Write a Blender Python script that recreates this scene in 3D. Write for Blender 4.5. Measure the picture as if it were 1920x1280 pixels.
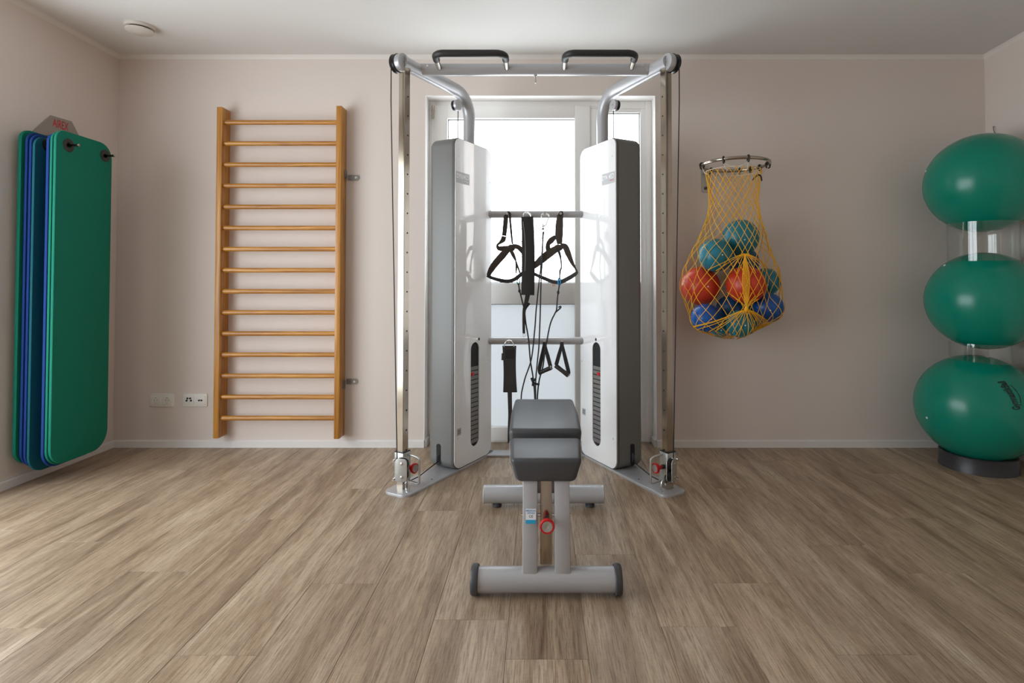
import bpy, bmesh, math, random
from mathutils import Vector, Matrix
import numpy as np

random.seed(7)
for o in list(bpy.data.objects):
    bpy.data.objects.remove(o, do_unlink=True)
scene = bpy.context.scene
COL = scene.collection

# ------------------------------------------------------------------ camera
F, CX, HZ = 1030.0, 1011.0, 526.0        # focal length (px of 1920), vanishing point
CAM_H = 1.035
PITCH = math.radians(1.2)
CYP = HZ - F * math.tan(PITCH)
cam_d = bpy.data.cameras.new('camera')
cam_d.sensor_width = 36.0
cam_d.lens = F * 36.0 / 1920.0
cam_d.shift_x = (960 - CX) / 1920.0
cam_d.shift_y = (CYP - 640) / 1920.0
cam_d.clip_start = 0.02
cam = bpy.data.objects.new('camera', cam_d)
COL.objects.link(cam)
cam.location = (0, 0, CAM_H)
cam.rotation_euler = (math.pi / 2 + PITCH, 0, 0)
scene.camera = cam

# ------------------------------------------------------------------ world, exposure
SKY = 5.2
world = bpy.data.worlds.new('overcast_sky')
world.use_nodes = True
scene.world = world
bg = world.node_tree.nodes['Background']
bg.inputs[0].default_value = (0.88, 0.95, 1.0, 1)
bg.inputs[1].default_value = SKY
scene.view_settings.view_transform = 'Standard'
scene.view_settings.look = 'None'
scene.view_settings.gamma = 1.0
scene.view_settings.use_curve_mapping = False
scene.view_settings.exposure = 0.36
try:
    scene.cycles.max_bounces = 14
    scene.cycles.diffuse_bounces = 8
    scene.cycles.glossy_bounces = 5
    scene.cycles.transparent_max_bounces = 16
    scene.cycles.sample_clamp_indirect = 6.0
except Exception:
    pass


def portal(name, loc, rot, sx, sy):
    """sampling portal in a window opening (gives off no light of its own)"""
    l = bpy.data.lights.new(name, 'AREA')
    l.shape = 'RECTANGLE'
    l.size, l.size_y = sx, sy
    l.cycles.is_portal = True
    ob = bpy.data.objects.new(name, l)
    COL.objects.link(ob)
    ob.location = loc
    ob.rotation_euler = rot
    return ob


# ------------------------------------------------------------------ helpers
def at(px, py, Y):
    """world point seen at photograph pixel px,py at distance Y from the camera plane"""
    xv, yv = (px - CX) / F, (CYP - py) / F
    c, s = math.cos(PITCH), math.sin(PITCH)
    d = Vector((xv, c - yv * s, s + yv * c))
    t = Y / d.y
    return Vector((d.x * t, Y, CAM_H + d.z * t))


def smooth(bm, angle=40):
    bmesh.ops.recalc_face_normals(bm, faces=bm.faces)
    bm.normal_update()
    for f in bm.faces:
        f.smooth = True
    a = math.radians(angle)
    for e in bm.edges:
        if len(e.link_faces) == 2:
            e.smooth = e.calc_face_angle(0) < a
        else:
            e.smooth = False


def world_loc(o):
    v = Vector(o.location)
    while o.parent:
        o = o.parent
        v = v + Vector(o.location)
    return v


def obj(name, bm, mat, parent=None, angle=40, origin=None):
    """link bmesh (world coordinates) as ONE mesh object"""
    if id(bm) in BEVELLED:
        BEVELLED.discard(id(bm))
        if angle == 40:
            angle = 24
    smooth(bm, angle)
    me = bpy.data.meshes.new(name)
    if origin is None:
        origin = world_loc(parent) if parent else Vector((0, 0, 0))
        if parent is None and bm.verts:
            xs = [v.co for v in bm.verts]
            origin = Vector((sum(v.x for v in xs) / len(xs), sum(v.y for v in xs) / len(xs), min(v.z for v in xs)))
    origin = Vector(origin)
    bmesh.ops.translate(bm, verts=bm.verts, vec=-origin)
    bm.to_mesh(me)
    bm.free()
    if mat:
        me.materials.append(mat)
    o = bpy.data.objects.new(name, me)
    COL.objects.link(o)
    if parent:
        o.parent = parent
        o.location = origin - world_loc(parent)
    else:
        o.location = origin
    return o


def copy_of(o, loc, parent=None):
    c = o.copy()
    COL.objects.link(c)
    c.parent = parent
    c.location = Vector(loc) - (world_loc(parent) if parent else Vector((0, 0, 0)))
    return c


def tag(o, label, cat, group=None, kind=None):
    if label:
        o['label'] = label
    if cat:
        o['category'] = cat
    if group:
        o['group'] = group
    if kind:
        o['kind'] = kind
    return o


def thing(name, label, cat, loc, group=None):
    e = bpy.data.objects.new(name, None)
    e.empty_display_size = 0.1
    COL.objects.link(e)
    e.location = loc
    return tag(e, label, cat, group)


def NB():
    return bmesh.new()


def box(bm, c, s, R=None):
    vs = []
    for dx in (-.5, .5):
        for dy in (-.5, .5):
            for dz in (-.5, .5):
                v = Vector((dx * s[0], dy * s[1], dz * s[2]))
                if R:
                    v = R @ v
                vs.append(bm.verts.new(v + Vector(c)))
    for q in ((0, 1, 3, 2), (4, 6, 7, 5), (0, 4, 5, 1), (2, 3, 7, 6), (0, 2, 6, 4), (1, 5, 7, 3)):
        bm.faces.new([vs[i] for i in q])
    return vs


def boxr(bm, lo, hi):
    lo, hi = Vector(lo), Vector(hi)
    return box(bm, (lo + hi) / 2, hi - lo)


BEVELLED = set()


def bev(bm, w, seg=2):
    BEVELLED.add(id(bm))
    bmesh.ops.bevel(bm, geom=list(bm.edges), offset=w, segments=seg, profile=0.5, affect='EDGES', clamp_overlap=True)
    return bm


def frame_of(t):
    t = t.normalized()
    u = Vector((0, 0, 1)) if abs(t.z) < 0.9 else Vector((1, 0, 0))
    a = t.cross(u).normalized()
    return a, a.cross(t).normalized()


def tube(bm, pts, r, seg=12, closed=False, caps=True):
    pts = [Vector(p) for p in pts]
    n = len(pts)
    rs = r if isinstance(r, (list, tuple)) else [r] * n
    rings = []
    a = None
    for i, p in enumerate(pts):
        if closed:
            t = pts[(i + 1) % n] - pts[i - 1]
        else:
            t = pts[min(i + 1, n - 1)] - pts[max(i - 1, 0)]
        t = t.normalized()
        if a is None:
            a, _ = frame_of(t)
        a = (a - t * a.dot(t)).normalized()
        b = a.cross(t)
        rings.append([bm.verts.new(p + (a * math.cos(2 * math.pi * k / seg) + b * math.sin(2 * math.pi * k / seg)) * rs[i]) for k in range(seg)])
    m = n if closed else n - 1
    for i in range(m):
        A, B_ = rings[i], rings[(i + 1) % n]
        if closed and i == n - 1:      # match rotation on the closing ring
            k0 = min(range(seg), key=lambda k: (B_[k].co - A[0].co).length)
            B_ = B_[k0:] + B_[:k0]
        for k in range(seg):
            bm.faces.new([A[k], A[(k + 1) % seg], B_[(k + 1) % seg], B_[k]])
    if caps and not closed:
        bm.faces.new(rings[0])
        bm.faces.new(rings[-1][::-1])
    return bm


def cyl(bm, p0, p1, r, seg=24):
    return tube(bm, [p0, p1], r, seg)


def catmull(pts, n=8, closed=False):
    pts = [Vector(p) for p in pts]
    out = []
    N = len(pts)
    for i in range(N if closed else N - 1):
        if closed:
            p0, p1, p2, p3 = pts[i - 1], pts[i], pts[(i + 1) % N], pts[(i + 2) % N]
        else:
            p0, p1, p2, p3 = pts[max(i - 1, 0)], pts[i], pts[i + 1], pts[min(i + 2, N - 1)]
        for k in range(n):
            t = k / n
            out.append(0.5 * ((2 * p1) + (p2 - p0) * t + (2 * p0 - 5 * p1 + 4 * p2 - p3) * t * t + (3 * p1 - p0 - 3 * p2 + p3) * t ** 3))
    if not closed:
        out.append(pts[-1])
    return out


def lathe(bm, c, axis, prof, seg=32):
    """prof: list of (radius, height along axis)"""
    axis = Vector(axis).normalized()
    a, b = frame_of(axis)
    c = Vector(c)
    rings = []
    for r, hh in prof:
        if r < 1e-6:
            rings.append([bm.verts.new(c + axis * hh)])
        else:
            rings.append([bm.verts.new(c + axis * hh + (a * math.cos(2 * math.pi * k / seg) + b * math.sin(2 * math.pi * k / seg)) * r) for k in range(seg)])
    for A, B_ in zip(rings, rings[1:]):
        for k in range(seg):
            k2 = (k + 1) % seg
            if len(A) == 1 and len(B_) == 1:
                continue
            if len(A) == 1:
                bm.faces.new([A[0], B_[k2], B_[k]])
            elif len(B_) == 1:
                bm.faces.new([A[k], A[k2], B_[0]])
            else:
                bm.faces.new([A[k], A[k2], B_[k2], B_[k]])
    return bm


def rr(w, h_, r, n=6):
    """rounded rectangle outline; r may be 4 radii (right-top, left-top, left-bottom, right-bottom)"""
    R4 = r if isinstance(r, (list, tuple)) else [r] * 4
    out = []
    for q, (sx, sy) in enumerate(((1, 1), (-1, 1), (-1, -1), (1, -1))):
        rq = max(R4[q], 1e-5)
        cx, cy = sx * (w / 2 - rq), sy * (h_ / 2 - rq)
        for k in range(n + 1):
            an = math.pi / 2 * (q + k / n)
            out.append((cx + rq * math.cos(an), cy + rq * math.sin(an)))
    return out


def slab(bm, c, ux, uy, w, h_, t, r, b0=0.0, b1=0.0, nb=3, n=6):
    """rounded-rectangle prism centred at c, thickness t along ux x uy, rounded rims b0 (back) b1 (front)"""
    ux, uy = Vector(ux).normalized(), Vector(uy).normalized()
    uz = ux.cross(uy)
    c = Vector(c)
    R4 = r if isinstance(r, (list, tuple)) else [r] * 4
    layers = []

    def ins(d):
        return rr(w - 2 * d, h_ - 2 * d, [max(q - d, 1e-4) for q in R4], n)
    if b0 > 0:
        for k in range(nb + 1):
            a = math.pi / 2 * k / nb
            layers.append((-t / 2 + b0 * (1 - math.sin(a)), ins(b0 * (1 - math.cos(a)))))
        layers.sort(key=lambda q: q[0])
        layers = [(-t / 2 + b0 * (1 - math.cos(math.pi / 2 * k / nb)), ins(b0 * (1 - math.sin(math.pi / 2 * k / nb)))) for k in range(nb + 1)]
    else:
        layers.append((-t / 2, ins(0)))
    if b1 > 0:
        layers += [(t / 2 - b1 * (1 - math.sin(math.pi / 2 * k / nb)), ins(b1 * (1 - math.cos(math.pi / 2 * k / nb)))) for k in range(nb + 1)]
    else:
        layers.append((t / 2, ins(0)))
    rings = [[bm.verts.new(c + ux * x + uy * y + uz * z) for x, y in o2] for z, o2 in layers]
    m = len(rings[0])
    for A, B_ in zip(rings, rings[1:]):
        for k in range(m):
            bm.faces.new([A[k], A[(k + 1) % m], B_[(k + 1) % m], B_[k]])
    bm.faces.new(rings[0][::-1])
    bm.faces.new(rings[-1])
    return bm


def holed(bm, c, ux, uy, outline, holes, t):
    """flat plate with holes, thickness t"""
    ux, uy = Vector(ux).normalized(), Vector(uy).normalized()
    uz = ux.cross(uy)
    c = Vector(c)
    sides = []
    for s in (-t / 2, t / 2):
        edges = []
        loops = []
        for loop in [outline] + holes:
            vs = [bm.verts.new(c + ux * x + uy * y + uz * s) for x, y in loop]
            loops.append(vs)
            for k in range(len(vs)):
                edges.append(bm.edges.new((vs[k], vs[(k + 1) % len(vs)])))
        bmesh.ops.triangle_fill(bm, use_beauty=True, use_dissolve=False, edges=edges, normal=uz)
        sides.append(loops)
    for A, B_ in zip(*sides):
        for k in range(len(A)):
            bm.faces.new([A[k], A[(k + 1) % len(A)], B_[(k + 1) % len(A)], B_[k]])
    return bm


def ribbon(bm, pts, Y, th=0.004, n=6, yoff=None):
    """webbing strap: pts (px, py, width px); lies facing the room at distance Y"""
    P = [at(p[0], p[1], (p[3] if len(p) > 3 else Y)) for p in pts]
    W = [1.12 * p[2] * Y / F for p in pts]
    Q = catmull(P, n)
    m = len(Q)
    ws = []
    for i in range(m):
        u = i / n
        k = min(int(u), len(W) - 2)
        ws.append(W[k] + (W[k + 1] - W[k]) * (u - k))
    rings = []
    for i, p in enumerate(Q):
        t = (Q[min(i + 1, m - 1)] - Q[max(i - 1, 0)]).normalized()
        side = t.cross(Vector((0, 1, 0)))
        side = side.normalized() if side.length > 1e-4 else Vector((1, 0, 0))
        nn = side.cross(t).normalized()
        hw = ws[i] / 2
        e = th / 2
        rings.append([bm.verts.new(p + side * a + nn * b) for a, b in ((-hw, 0), (-hw * .85, -e), (hw * .85, -e), (hw, 0), (hw * .85, e), (-hw * .85, e))])
    for A, B_ in zip(rings, rings[1:]):
        for k in range(6):
            bm.faces.new([A[k], A[(k + 1) % 6], B_[(k + 1) % 6], B_[k]])
    bm.faces.new(rings[0][::-1])
    bm.faces.new(rings[-1])
    return bm


def sphere(bm, c, r, u=32, v=20, sc=(1, 1, 1)):
    m = Matrix.Translation(Vector(c)) @ Matrix.Diagonal((r * sc[0], r * sc[1], r * sc[2], 1))
    bmesh.ops.create_uvsphere(bm, u_segments=u, v_segments=v, radius=1.0, matrix=m)
    return bm


def text(body, size, fn, shear=0.0, res=3, bold=0.012):
    """flat lettering: fn maps (x,y) to a world point"""
    cu = bpy.data.curves.new('lettering', 'FONT')
    cu.body = body
    cu.size = size
    cu.shear = shear
    cu.align_x = 'CENTER'
    cu.align_y = 'CENTER'
    cu.resolution_u = res
    cu.offset = bold * size
    o = bpy.data.objects.new('lettering_tmp', cu)
    COL.objects.link(o)
    bpy.context.view_layer.update()
    dg = bpy.context.evaluated_depsgraph_get()
    me = bpy.data.meshes.new_from_object(o.evaluated_get(dg))
    bm = NB()
    bm.from_mesh(me)
    bpy.data.objects.remove(o, do_unlink=True)
    bpy.data.meshes.remove(me)
    for v in bm.verts:
        v.co = fn(v.co.x, v.co.y)
    return bm


# ------------------------------------------------------------------ materials
def mat(name, col, rough=0.5, metal=0.0, coat=0.0, spec=0.5, noise=0.0, nscale=40.0, bump=0.0, bscale=200.0, sheen=0.0):
    m = bpy.data.materials.new(name)
    m.use_nodes = True
    nt = m.node_tree
    b = nt.nodes['Principled BSDF']
    b.inputs['Base Color'].default_value = (*col, 1)
    b.inputs['Roughness'].default_value = rough
    b.inputs['Metallic'].default_value = metal
    b.inputs['Coat Weight'].default_value = coat
    b.inputs['Coat Roughness'].default_value = 0.04
    b.inputs['Specular IOR Level'].default_value = spec
    b.inputs['Sheen Weight'].default_value = sheen
    tc = nt.nodes.new('ShaderNodeTexCoord')
    if noise > 0:
        nz = nt.nodes.new('ShaderNodeTexNoise')
        nz.inputs['Scale'].default_value = nscale
        nz.inputs['Detail'].default_value = 4
        nt.links.new(tc.outputs['Object'], nz.inputs['Vector'])
        mx = nt.nodes.new('ShaderNodeMix')
        mx.data_type = 'RGBA'
        mx.inputs['A'].default_value = (*[c * (1 - noise) for c in col], 1)
        mx.inputs['B'].default_value = (*[min(c * (1 + noise), 1) for c in col], 1)
        nt.links.new(nz.outputs['Fac'], mx.inputs['Factor'])
        nt.links.new(mx.outputs['Result'], b.inputs['Base Color'])
    if bump > 0:
        nb = nt.nodes.new('ShaderNodeTexNoise')
        nb.inputs['Scale'].default_value = bscale
        nb.inputs['Detail'].default_value = 3
        nt.links.new(tc.outputs['Object'], nb.inputs['Vector'])
        bp = nt.nodes.new('ShaderNodeBump')
        bp.inputs['Strength'].default_value = bump
        bp.inputs['Distance'].default_value = 0.002
        nt.links.new(nb.outputs['Fac'], bp.inputs['Height'])
        nt.links.new(bp.outputs['Normal'], b.inputs['Normal'])
    return m


def wood_floor():
    m = bpy.data.materials.new('oak_vinyl_plank')
    m.use_nodes = True
    nt = m.node_tree
    N, L = nt.nodes, nt.links
    b = N['Principled BSDF']
    tc = N.new('ShaderNodeTexCoord')
    oi = N.new('ShaderNodeObjectInfo')
    mul = N.new('ShaderNodeVectorMath'); mul.operation = 'MULTIPLY_ADD'
    comb = N.new('ShaderNodeCombineXYZ')
    for i in range(3):
        L.new(oi.outputs['Random'], comb.inputs[i])
    mul.inputs[1].default_value = (37.0, 91.0, 53.0)
    L.new(comb.outputs[0], mul.inputs[0])
    L.new(tc.outputs['Object'], mul.inputs[2])

    def noise(sc, det, rgh=0.6, dist=0.0):
        mp = N.new('ShaderNodeMapping')
        mp.inputs['Scale'].default_value = sc
        L.new(mul.outputs[0], mp.inputs[0])
        n = N.new('ShaderNodeTexNoise')
        n.inputs['Scale'].default_value = 1.0
        n.inputs['Detail'].default_value = det
        n.inputs['Roughness'].default_value = rgh
        n.inputs['Distortion'].default_value = dist
        L.new(mp.outputs[0], n.inputs['Vector'])
        return n.outputs['Fac']

    def ramp(fac, stops):
        r = N.new('ShaderNodeValToRGB')
        el = r.color_ramp.elements
        el[0].position, el[0].color = stops[0][0], (*stops[0][1], 1)
        el[1].position, el[1].color = stops[-1][0], (*stops[-1][1], 1)
        for p, c in stops[1:-1]:
            e = el.new(p); e.color = (*c, 1)
        L.new(fac, r.inputs[0])
        return r.outputs[0]

    def mix(mode, fac, a, c):
        x = N.new('ShaderNodeMix'); x.data_type = 'RGBA'; x.blend_type = mode
        if isinstance(fac, float):
            x.inputs['Factor'].default_value = fac
        else:
            L.new(fac, x.inputs['Factor'])
        for nm, v in (('A', a), ('B', c)):
            if isinstance(v, tuple):
                x.inputs[nm].default_value = (*v, 1)
            else:
                L.new(v, x.inputs[nm])
        return x.outputs['Result']
    broad = noise((11, 1.2, 1), 5, 0.60, 0.8)
    base = ramp(broad, [(0.28, (0.200, 0.138, 0.092)), (0.46, (0.345, 0.258, 0.182)), (0.60, (0.430, 0.335, 0.246)), (0.76, (0.55, 0.455, 0.355))])
    mid = noise((55, 3.0, 1), 5, 0.7, 0.7)
    base = mix('MULTIPLY', 0.58, base, ramp(mid, [(0.30, (0.56, 0.51, 0.47)), (0.50, (0.95, 0.94, 0.93)), (0.70, (1.18, 1.17, 1.14))]))
    fine = noise((330, 11, 1), 3, 0.65, 0.2)
    base = mix('MULTIPLY', 0.8, base, ramp(fine, [(0.36, (0.50, 0.45, 0.41)), (0.50, (1, 1, 1)), (0.66, (1.13, 1.13, 1.12))]))
    cross = noise((60, 170, 1), 2, 0.5, 0.0)
    base = mix('MULTIPLY', 0.25, base, ramp(cross, [(0.38, (0.75, 0.73, 0.70)), (0.55, (1, 1, 1))]))
    # board-to-board tone
    hs = N.new('ShaderNodeHueSaturation')
    mr = N.new('ShaderNodeMapRange')
    L.new(oi.outputs['Random'], mr.inputs[0])
    mr.inputs['To Min'].default_value = 1.00
    mr.inputs['To Max'].default_value = 1.20
    L.new(mr.outputs[0], hs.inputs['Value'])
    hs.inputs['Saturation'].default_value = 1.06
    L.new(base, hs.inputs['Color'])
    L.new(hs.outputs[0], b.inputs['Base Color'])
    b.inputs['Roughness'].default_value = 0.40
    b.inputs['Specular IOR Level'].default_value = 0.5
    bp = N.new('ShaderNodeBump')
    bp.inputs['Strength'].default_value = 0.18
    bp.inputs['Distance'].default_value = 0.001
    L.new(fine, bp.inputs['Height'])
    L.new(bp.outputs['Normal'], b.inputs['Normal'])
    return m


def pine(name, horizontal):
    m = bpy.data.materials.new(name)
    m.use_nodes = True
    nt = m.node_tree
    N, L = nt.nodes, nt.links
    b = N['Principled BSDF']
    tc = N.new('ShaderNodeTexCoord')
    oi = N.new('ShaderNodeObjectInfo')
    ad = N.new('ShaderNodeVectorMath'); ad.operation = 'ADD'
    sc = N.new('ShaderNodeVectorMath'); sc.operation = 'SCALE'
    cb = N.new('ShaderNodeCombineXYZ')
    for i in range(3):
        L.new(oi.outputs['Random'], cb.inputs[i])
    L.new(cb.outputs[0], sc.inputs[0]); sc.inputs['Scale'].default_value = 23.0
    L.new(tc.outputs['Object'], ad.inputs[0]); L.new(sc.outputs[0], ad.inputs[1])
    mp = N.new('ShaderNodeMapping')
    mp.inputs['Scale'].default_value = (3, 60, 60) if horizontal else (55, 40, 1.6)
    L.new(ad.outputs[0], mp.inputs[0])
    n = N.new('ShaderNodeTexNoise')
    n.inputs['Scale'].default_value = 1.0
    n.inputs['Detail'].default_value = 4
    n.inputs['Distortion'].default_value = 1.2
    L.new(mp.outputs[0], n.inputs['Vector'])
    r = N.new('ShaderNodeValToRGB')
    el = r.color_ramp.elements
    el[0].position, el[0].color = 0.30, (0.29, 0.105, 0.014, 1)
    el[1].position, el[1].color = 0.72, (0.64, 0.315, 0.058, 1)
    e = el.new(0.5); e.color = (0.48, 0.203, 0.026, 1)
    L.new(n.outputs['Fac'], r.inputs[0])
    L.new(r.outputs[0], b.inputs['Base Color'])
    b.inputs['Roughness'].default_value = 0.38
    b.inputs['Coat Weight'].default_value = 0.25
    b.inputs['Coat Roughness'].default_value = 0.25
    return m


def clear_pane(name, gloss=1.0, tint=(1, 1, 1), rough=0.01, ior=1.45):
    m = bpy.data.materials.new(name)
    m.use_nodes = True
    nt = m.node_tree
    N, L = nt.nodes, nt.links
    N.remove(N['Principled BSDF'])
    out = N['Material Output']
    tr = N.new('ShaderNodeBsdfTransparent'); tr.inputs[0].default_value = (*tint, 1)
    gl = N.new('ShaderNodeBsdfGlossy'); gl.inputs['Roughness'].default_value = rough
    lw = N.new('ShaderNodeLayerWeight'); lw.inputs['Blend'].default_value = 0.5
    pw = N.new('ShaderNodeMath'); pw.operation = 'POWER'; pw.inputs[1].default_value = 4.0
    ml = N.new('ShaderNodeMath'); ml.operation = 'MULTIPLY_ADD'
    ml.inputs[1].default_value = 0.55 * gloss; ml.inputs[2].default_value = 0.045 * gloss
    mx = N.new('ShaderNodeMixShader')
    L.new(lw.outputs['Facing'], pw.inputs[0]); L.new(pw.outputs[0], ml.inputs[0]); L.new(ml.outputs[0], mx.inputs[0])
    L.new(tr.outputs[0], mx.inputs[1]); L.new(gl.outputs[0], mx.inputs[2])
    L.new(mx.outputs[0], out.inputs[0])
    return m


def frosted(name):
    m = bpy.data.materials.new(name)
    m.use_nodes = True
    nt = m.node_tree
    N, L = nt.nodes, nt.links
    N.remove(N['Principled BSDF'])
    out = N['Material Output']
    tl = N.new('ShaderNodeBsdfTranslucent'); tl.inputs[0].default_value = (0.60, 0.605, 0.61, 1)
    df = N.new('ShaderNodeBsdfDiffuse'); df.inputs[0].default_value = (0.6, 0.64, 0.65, 1)
    mx = N.new('ShaderNodeMixShader'); mx.inputs[0].default_value = 0.25
    gl = N.new('ShaderNodeBsdfGlossy'); gl.inputs['Roughness'].default_value = 0.15
    fr = N.new('ShaderNodeFresnel'); fr.inputs[0].default_value = 1.45
    m2 = N.new('ShaderNodeMixShader')
    L.new(tl.outputs[0], mx.inputs[1]); L.new(df.outputs[0], mx.inputs[2])
    L.new(fr.outputs[0], m2.inputs[0]); L.new(mx.outputs[0], m2.inputs[1]); L.new(gl.outputs[0], m2.inputs[2])
    L.new(m2.outputs[0], out.inputs[0])
    return m


M = {}
M['wall'] = mat('wall_paint', (0.735, 0.655, 0.605), 0.85, noise=0.012, nscale=3, bump=0.10, bscale=260, spec=0.25)
M['ceiling'] = mat('ceiling_paint', (0.70, 0.685, 0.66), 0.9, noise=0.01, nscale=3, bump=0.06, bscale=220, spec=0.2)
M['skirting'] = mat('white_lacquer_skirting', (0.78, 0.76, 0.74), 0.4)
M['cove'] = mat('white_cove', (0.78, 0.74, 0.70), 0.7)
M['pvc'] = mat('white_window_pvc', (0.88, 0.865, 0.84), 0.35)
M['reveal'] = mat('white_reveal_paint', (0.88, 0.86, 0.84), 0.7)
M['gasket'] = mat('dark_gasket', (0.05, 0.05, 0.05), 0.7)
M['glass'] = clear_pane('window_glass', 0.6)
M['frost'] = frosted('frosted_glass')
M['floor'] = wood_floor()
M['sub'] = mat('dark_joint_filler', (0.10, 0.07, 0.05), 0.9)
M['silver'] = mat('silver_powder_coat', (0.47, 0.47, 0.485), 0.34, metal=0.35, noise=0.02, nscale=400)
M['shell'] = mat('silver_grey_shell', (0.175, 0.175, 0.168), 0.42, metal=0.15, noise=0.02, nscale=500)
M['trim'] = mat('dark_grey_trim', (0.10, 0.095, 0.09), 0.4)
M['white'] = mat('white_gloss_panel', (0.87, 0.87, 0.875), 0.06, coat=1.0, spec=0.6)
M['steel'] = mat('brushed_stainless', (0.44, 0.385, 0.315), 0.17, metal=1.0, noise=0.05, nscale=300)
M['satin'] = mat('satin_steel', (0.36, 0.33, 0.29), 0.34, metal=0.9)
M['chrome'] = mat('bright_steel', (0.72, 0.71, 0.69), 0.16, metal=1.0)
M['zinc'] = mat('zinc_plate', (0.52, 0.53, 0.51), 0.33, metal=0.7)
M['bracket'] = mat('dull_galvanised_steel', (0.26, 0.25, 0.23), 0.4, metal=0.6)
M['black'] = mat('black_rubber', (0.018, 0.017, 0.016), 0.5, bump=0.05)
M['blackp'] = mat('black_plastic', (0.012, 0.012, 0.013), 0.35)
M['cap'] = mat('charcoal_rubber', (0.055, 0.055, 0.06), 0.5)
M['vinyl'] = mat('charcoal_upholstery', (0.062, 0.063, 0.068), 0.42, bump=0.12, bscale=900, noise=0.04, nscale=60)
M['stitch'] = mat('grey_stitching', (0.30, 0.30, 0.31), 0.7)
M['red'] = mat('red_plastic', (0.55, 0.008, 0.010), 0.32)
M['plate'] = mat('dark_iron_plate', (0.20, 0.19, 0.185), 0.4, metal=0.2)
M['dark'] = mat('dark_interior', (0.012, 0.012, 0.012), 0.8)
M['pine_v'] = pine('varnished_pine_upright', False)
M['pine_h'] = pine('varnished_pine_rung', True)
M['ballgreen'] = mat('green_rubber_ball', (0.0, 0.230, 0.157), 0.25, noise=0.03, nscale=5, spec=0.45)
M['matgreen'] = mat('green_foam', (0.002, 0.172, 0.110), 0.75, bump=0.2, bscale=500, spec=0.25)
M['matblue'] = mat('blue_foam', (0.004, 0.036, 0.185), 0.75, bump=0.2, bscale=500, spec=0.25)
M['matteal'] = mat('teal_foam', (0.003, 0.095, 0.125), 0.75, bump=0.2, bscale=500, spec=0.25)
M['teal'] = mat('teal_ball_vinyl', (0.016, 0.200, 0.275), 0.34, noise=0.06, nscale=15)
M['blue'] = mat('blue_ball_vinyl', (0.006, 0.085, 0.34), 0.32, noise=0.06, nscale=15)
M['navy'] = mat('navy_ball_vinyl', (0.006, 0.07, 0.20), 0.36, noise=0.06, nscale=15)
M['redball'] = mat('red_ball_vinyl', (0.60, 0.048, 0.018), 0.35, noise=0.08, nscale=15)
M['net'] = mat('yellow_cord', (0.92, 0.47, 0.008), 0.6)
M['rope'] = mat('pale_cord', (0.72, 0.66, 0.56), 0.7)
M['acryl'] = clear_pane('clear_acrylic', 1.3, (0.97, 0.985, 0.98), 0.02, 1.5)
M['ringbase'] = mat('anthracite_plastic', (0.035, 0.034, 0.038), 0.38)
M['web'] = mat('brown_black_webbing', (0.055, 0.040, 0.030), 0.75, bump=0.3, bscale=700)
M['belt'] = mat('black_webbing', (0.022, 0.020, 0.019), 0.7, bump=0.3, bscale=700)
M['cuff'] = mat('grey_neoprene', (0.050, 0.049, 0.048), 0.8, bump=0.3, bscale=500)
M['cord'] = mat('black_cord', (0.010, 0.010, 0.012), 0.55)
M['bluep'] = mat('blue_anodised', (0.01, 0.17, 0.36), 0.3, metal=0.5)
M['tealp'] = mat('teal_anodised', (0.02, 0.16, 0.17), 0.3, metal=0.5)
M['socket'] = mat('cream_socket_plastic', (0.78, 0.76, 0.71), 0.35)
M['badge'] = mat('grey_badge', (0.42, 0.42, 0.425), 0.35)
M['ink_w'] = mat('white_lettering', (0.85, 0.85, 0.85), 0.4)
M['ink_k'] = mat('black_lettering', (0.006, 0.012, 0.010), 0.5)
M['ink_r'] = mat('red_lettering', (0.55, 0.015, 0.02), 0.45)
M['ink_b'] = mat('blue_lettering', (0.02, 0.26, 0.50), 0.45)
M['ink_g'] = mat('grey_lettering', (0.22, 0.24, 0.26), 0.5)
M['sticker'] = mat('white_sticker', (0.80, 0.82, 0.84), 0.4)
M['cyan'] = mat('cyan_sticker_band', (0.02, 0.36, 0.62), 0.4)
M['valve'] = mat('cream_valve', (0.66, 0.61, 0.56), 0.45)
M['header'] = mat('satin_aluminium_plate', (0.34, 0.30, 0.27), 0.4, metal=0.3)

# ------------------------------------------------------------------ room shell
XL, YB, ZC = -2.652, 3.44, 2.454          # left wall, back wall, ceiling height
XR, SL = 2.81, 0.085                       # back right corner, slant of the right wall
YF = -2.6
WX0, WX1, WZ1 = -0.715, 0.731, 2.20       # opening in the back wall
RVD = 0.09                                # depth of the window reveal
LW0, LW1, LWZ0, LWZ1 = -0.45, 2.60, 0.03, 2.15   # glazed door opening in the left wall


def struct(name, bm, m, label, parent=None):
    o = obj(name, bm, m, parent, origin=(0, 0, 0))
    if parent is None:
        tag(o, label, None, None, 'structure')
        o['category'] = name.split('_')[0]
    return o


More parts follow.
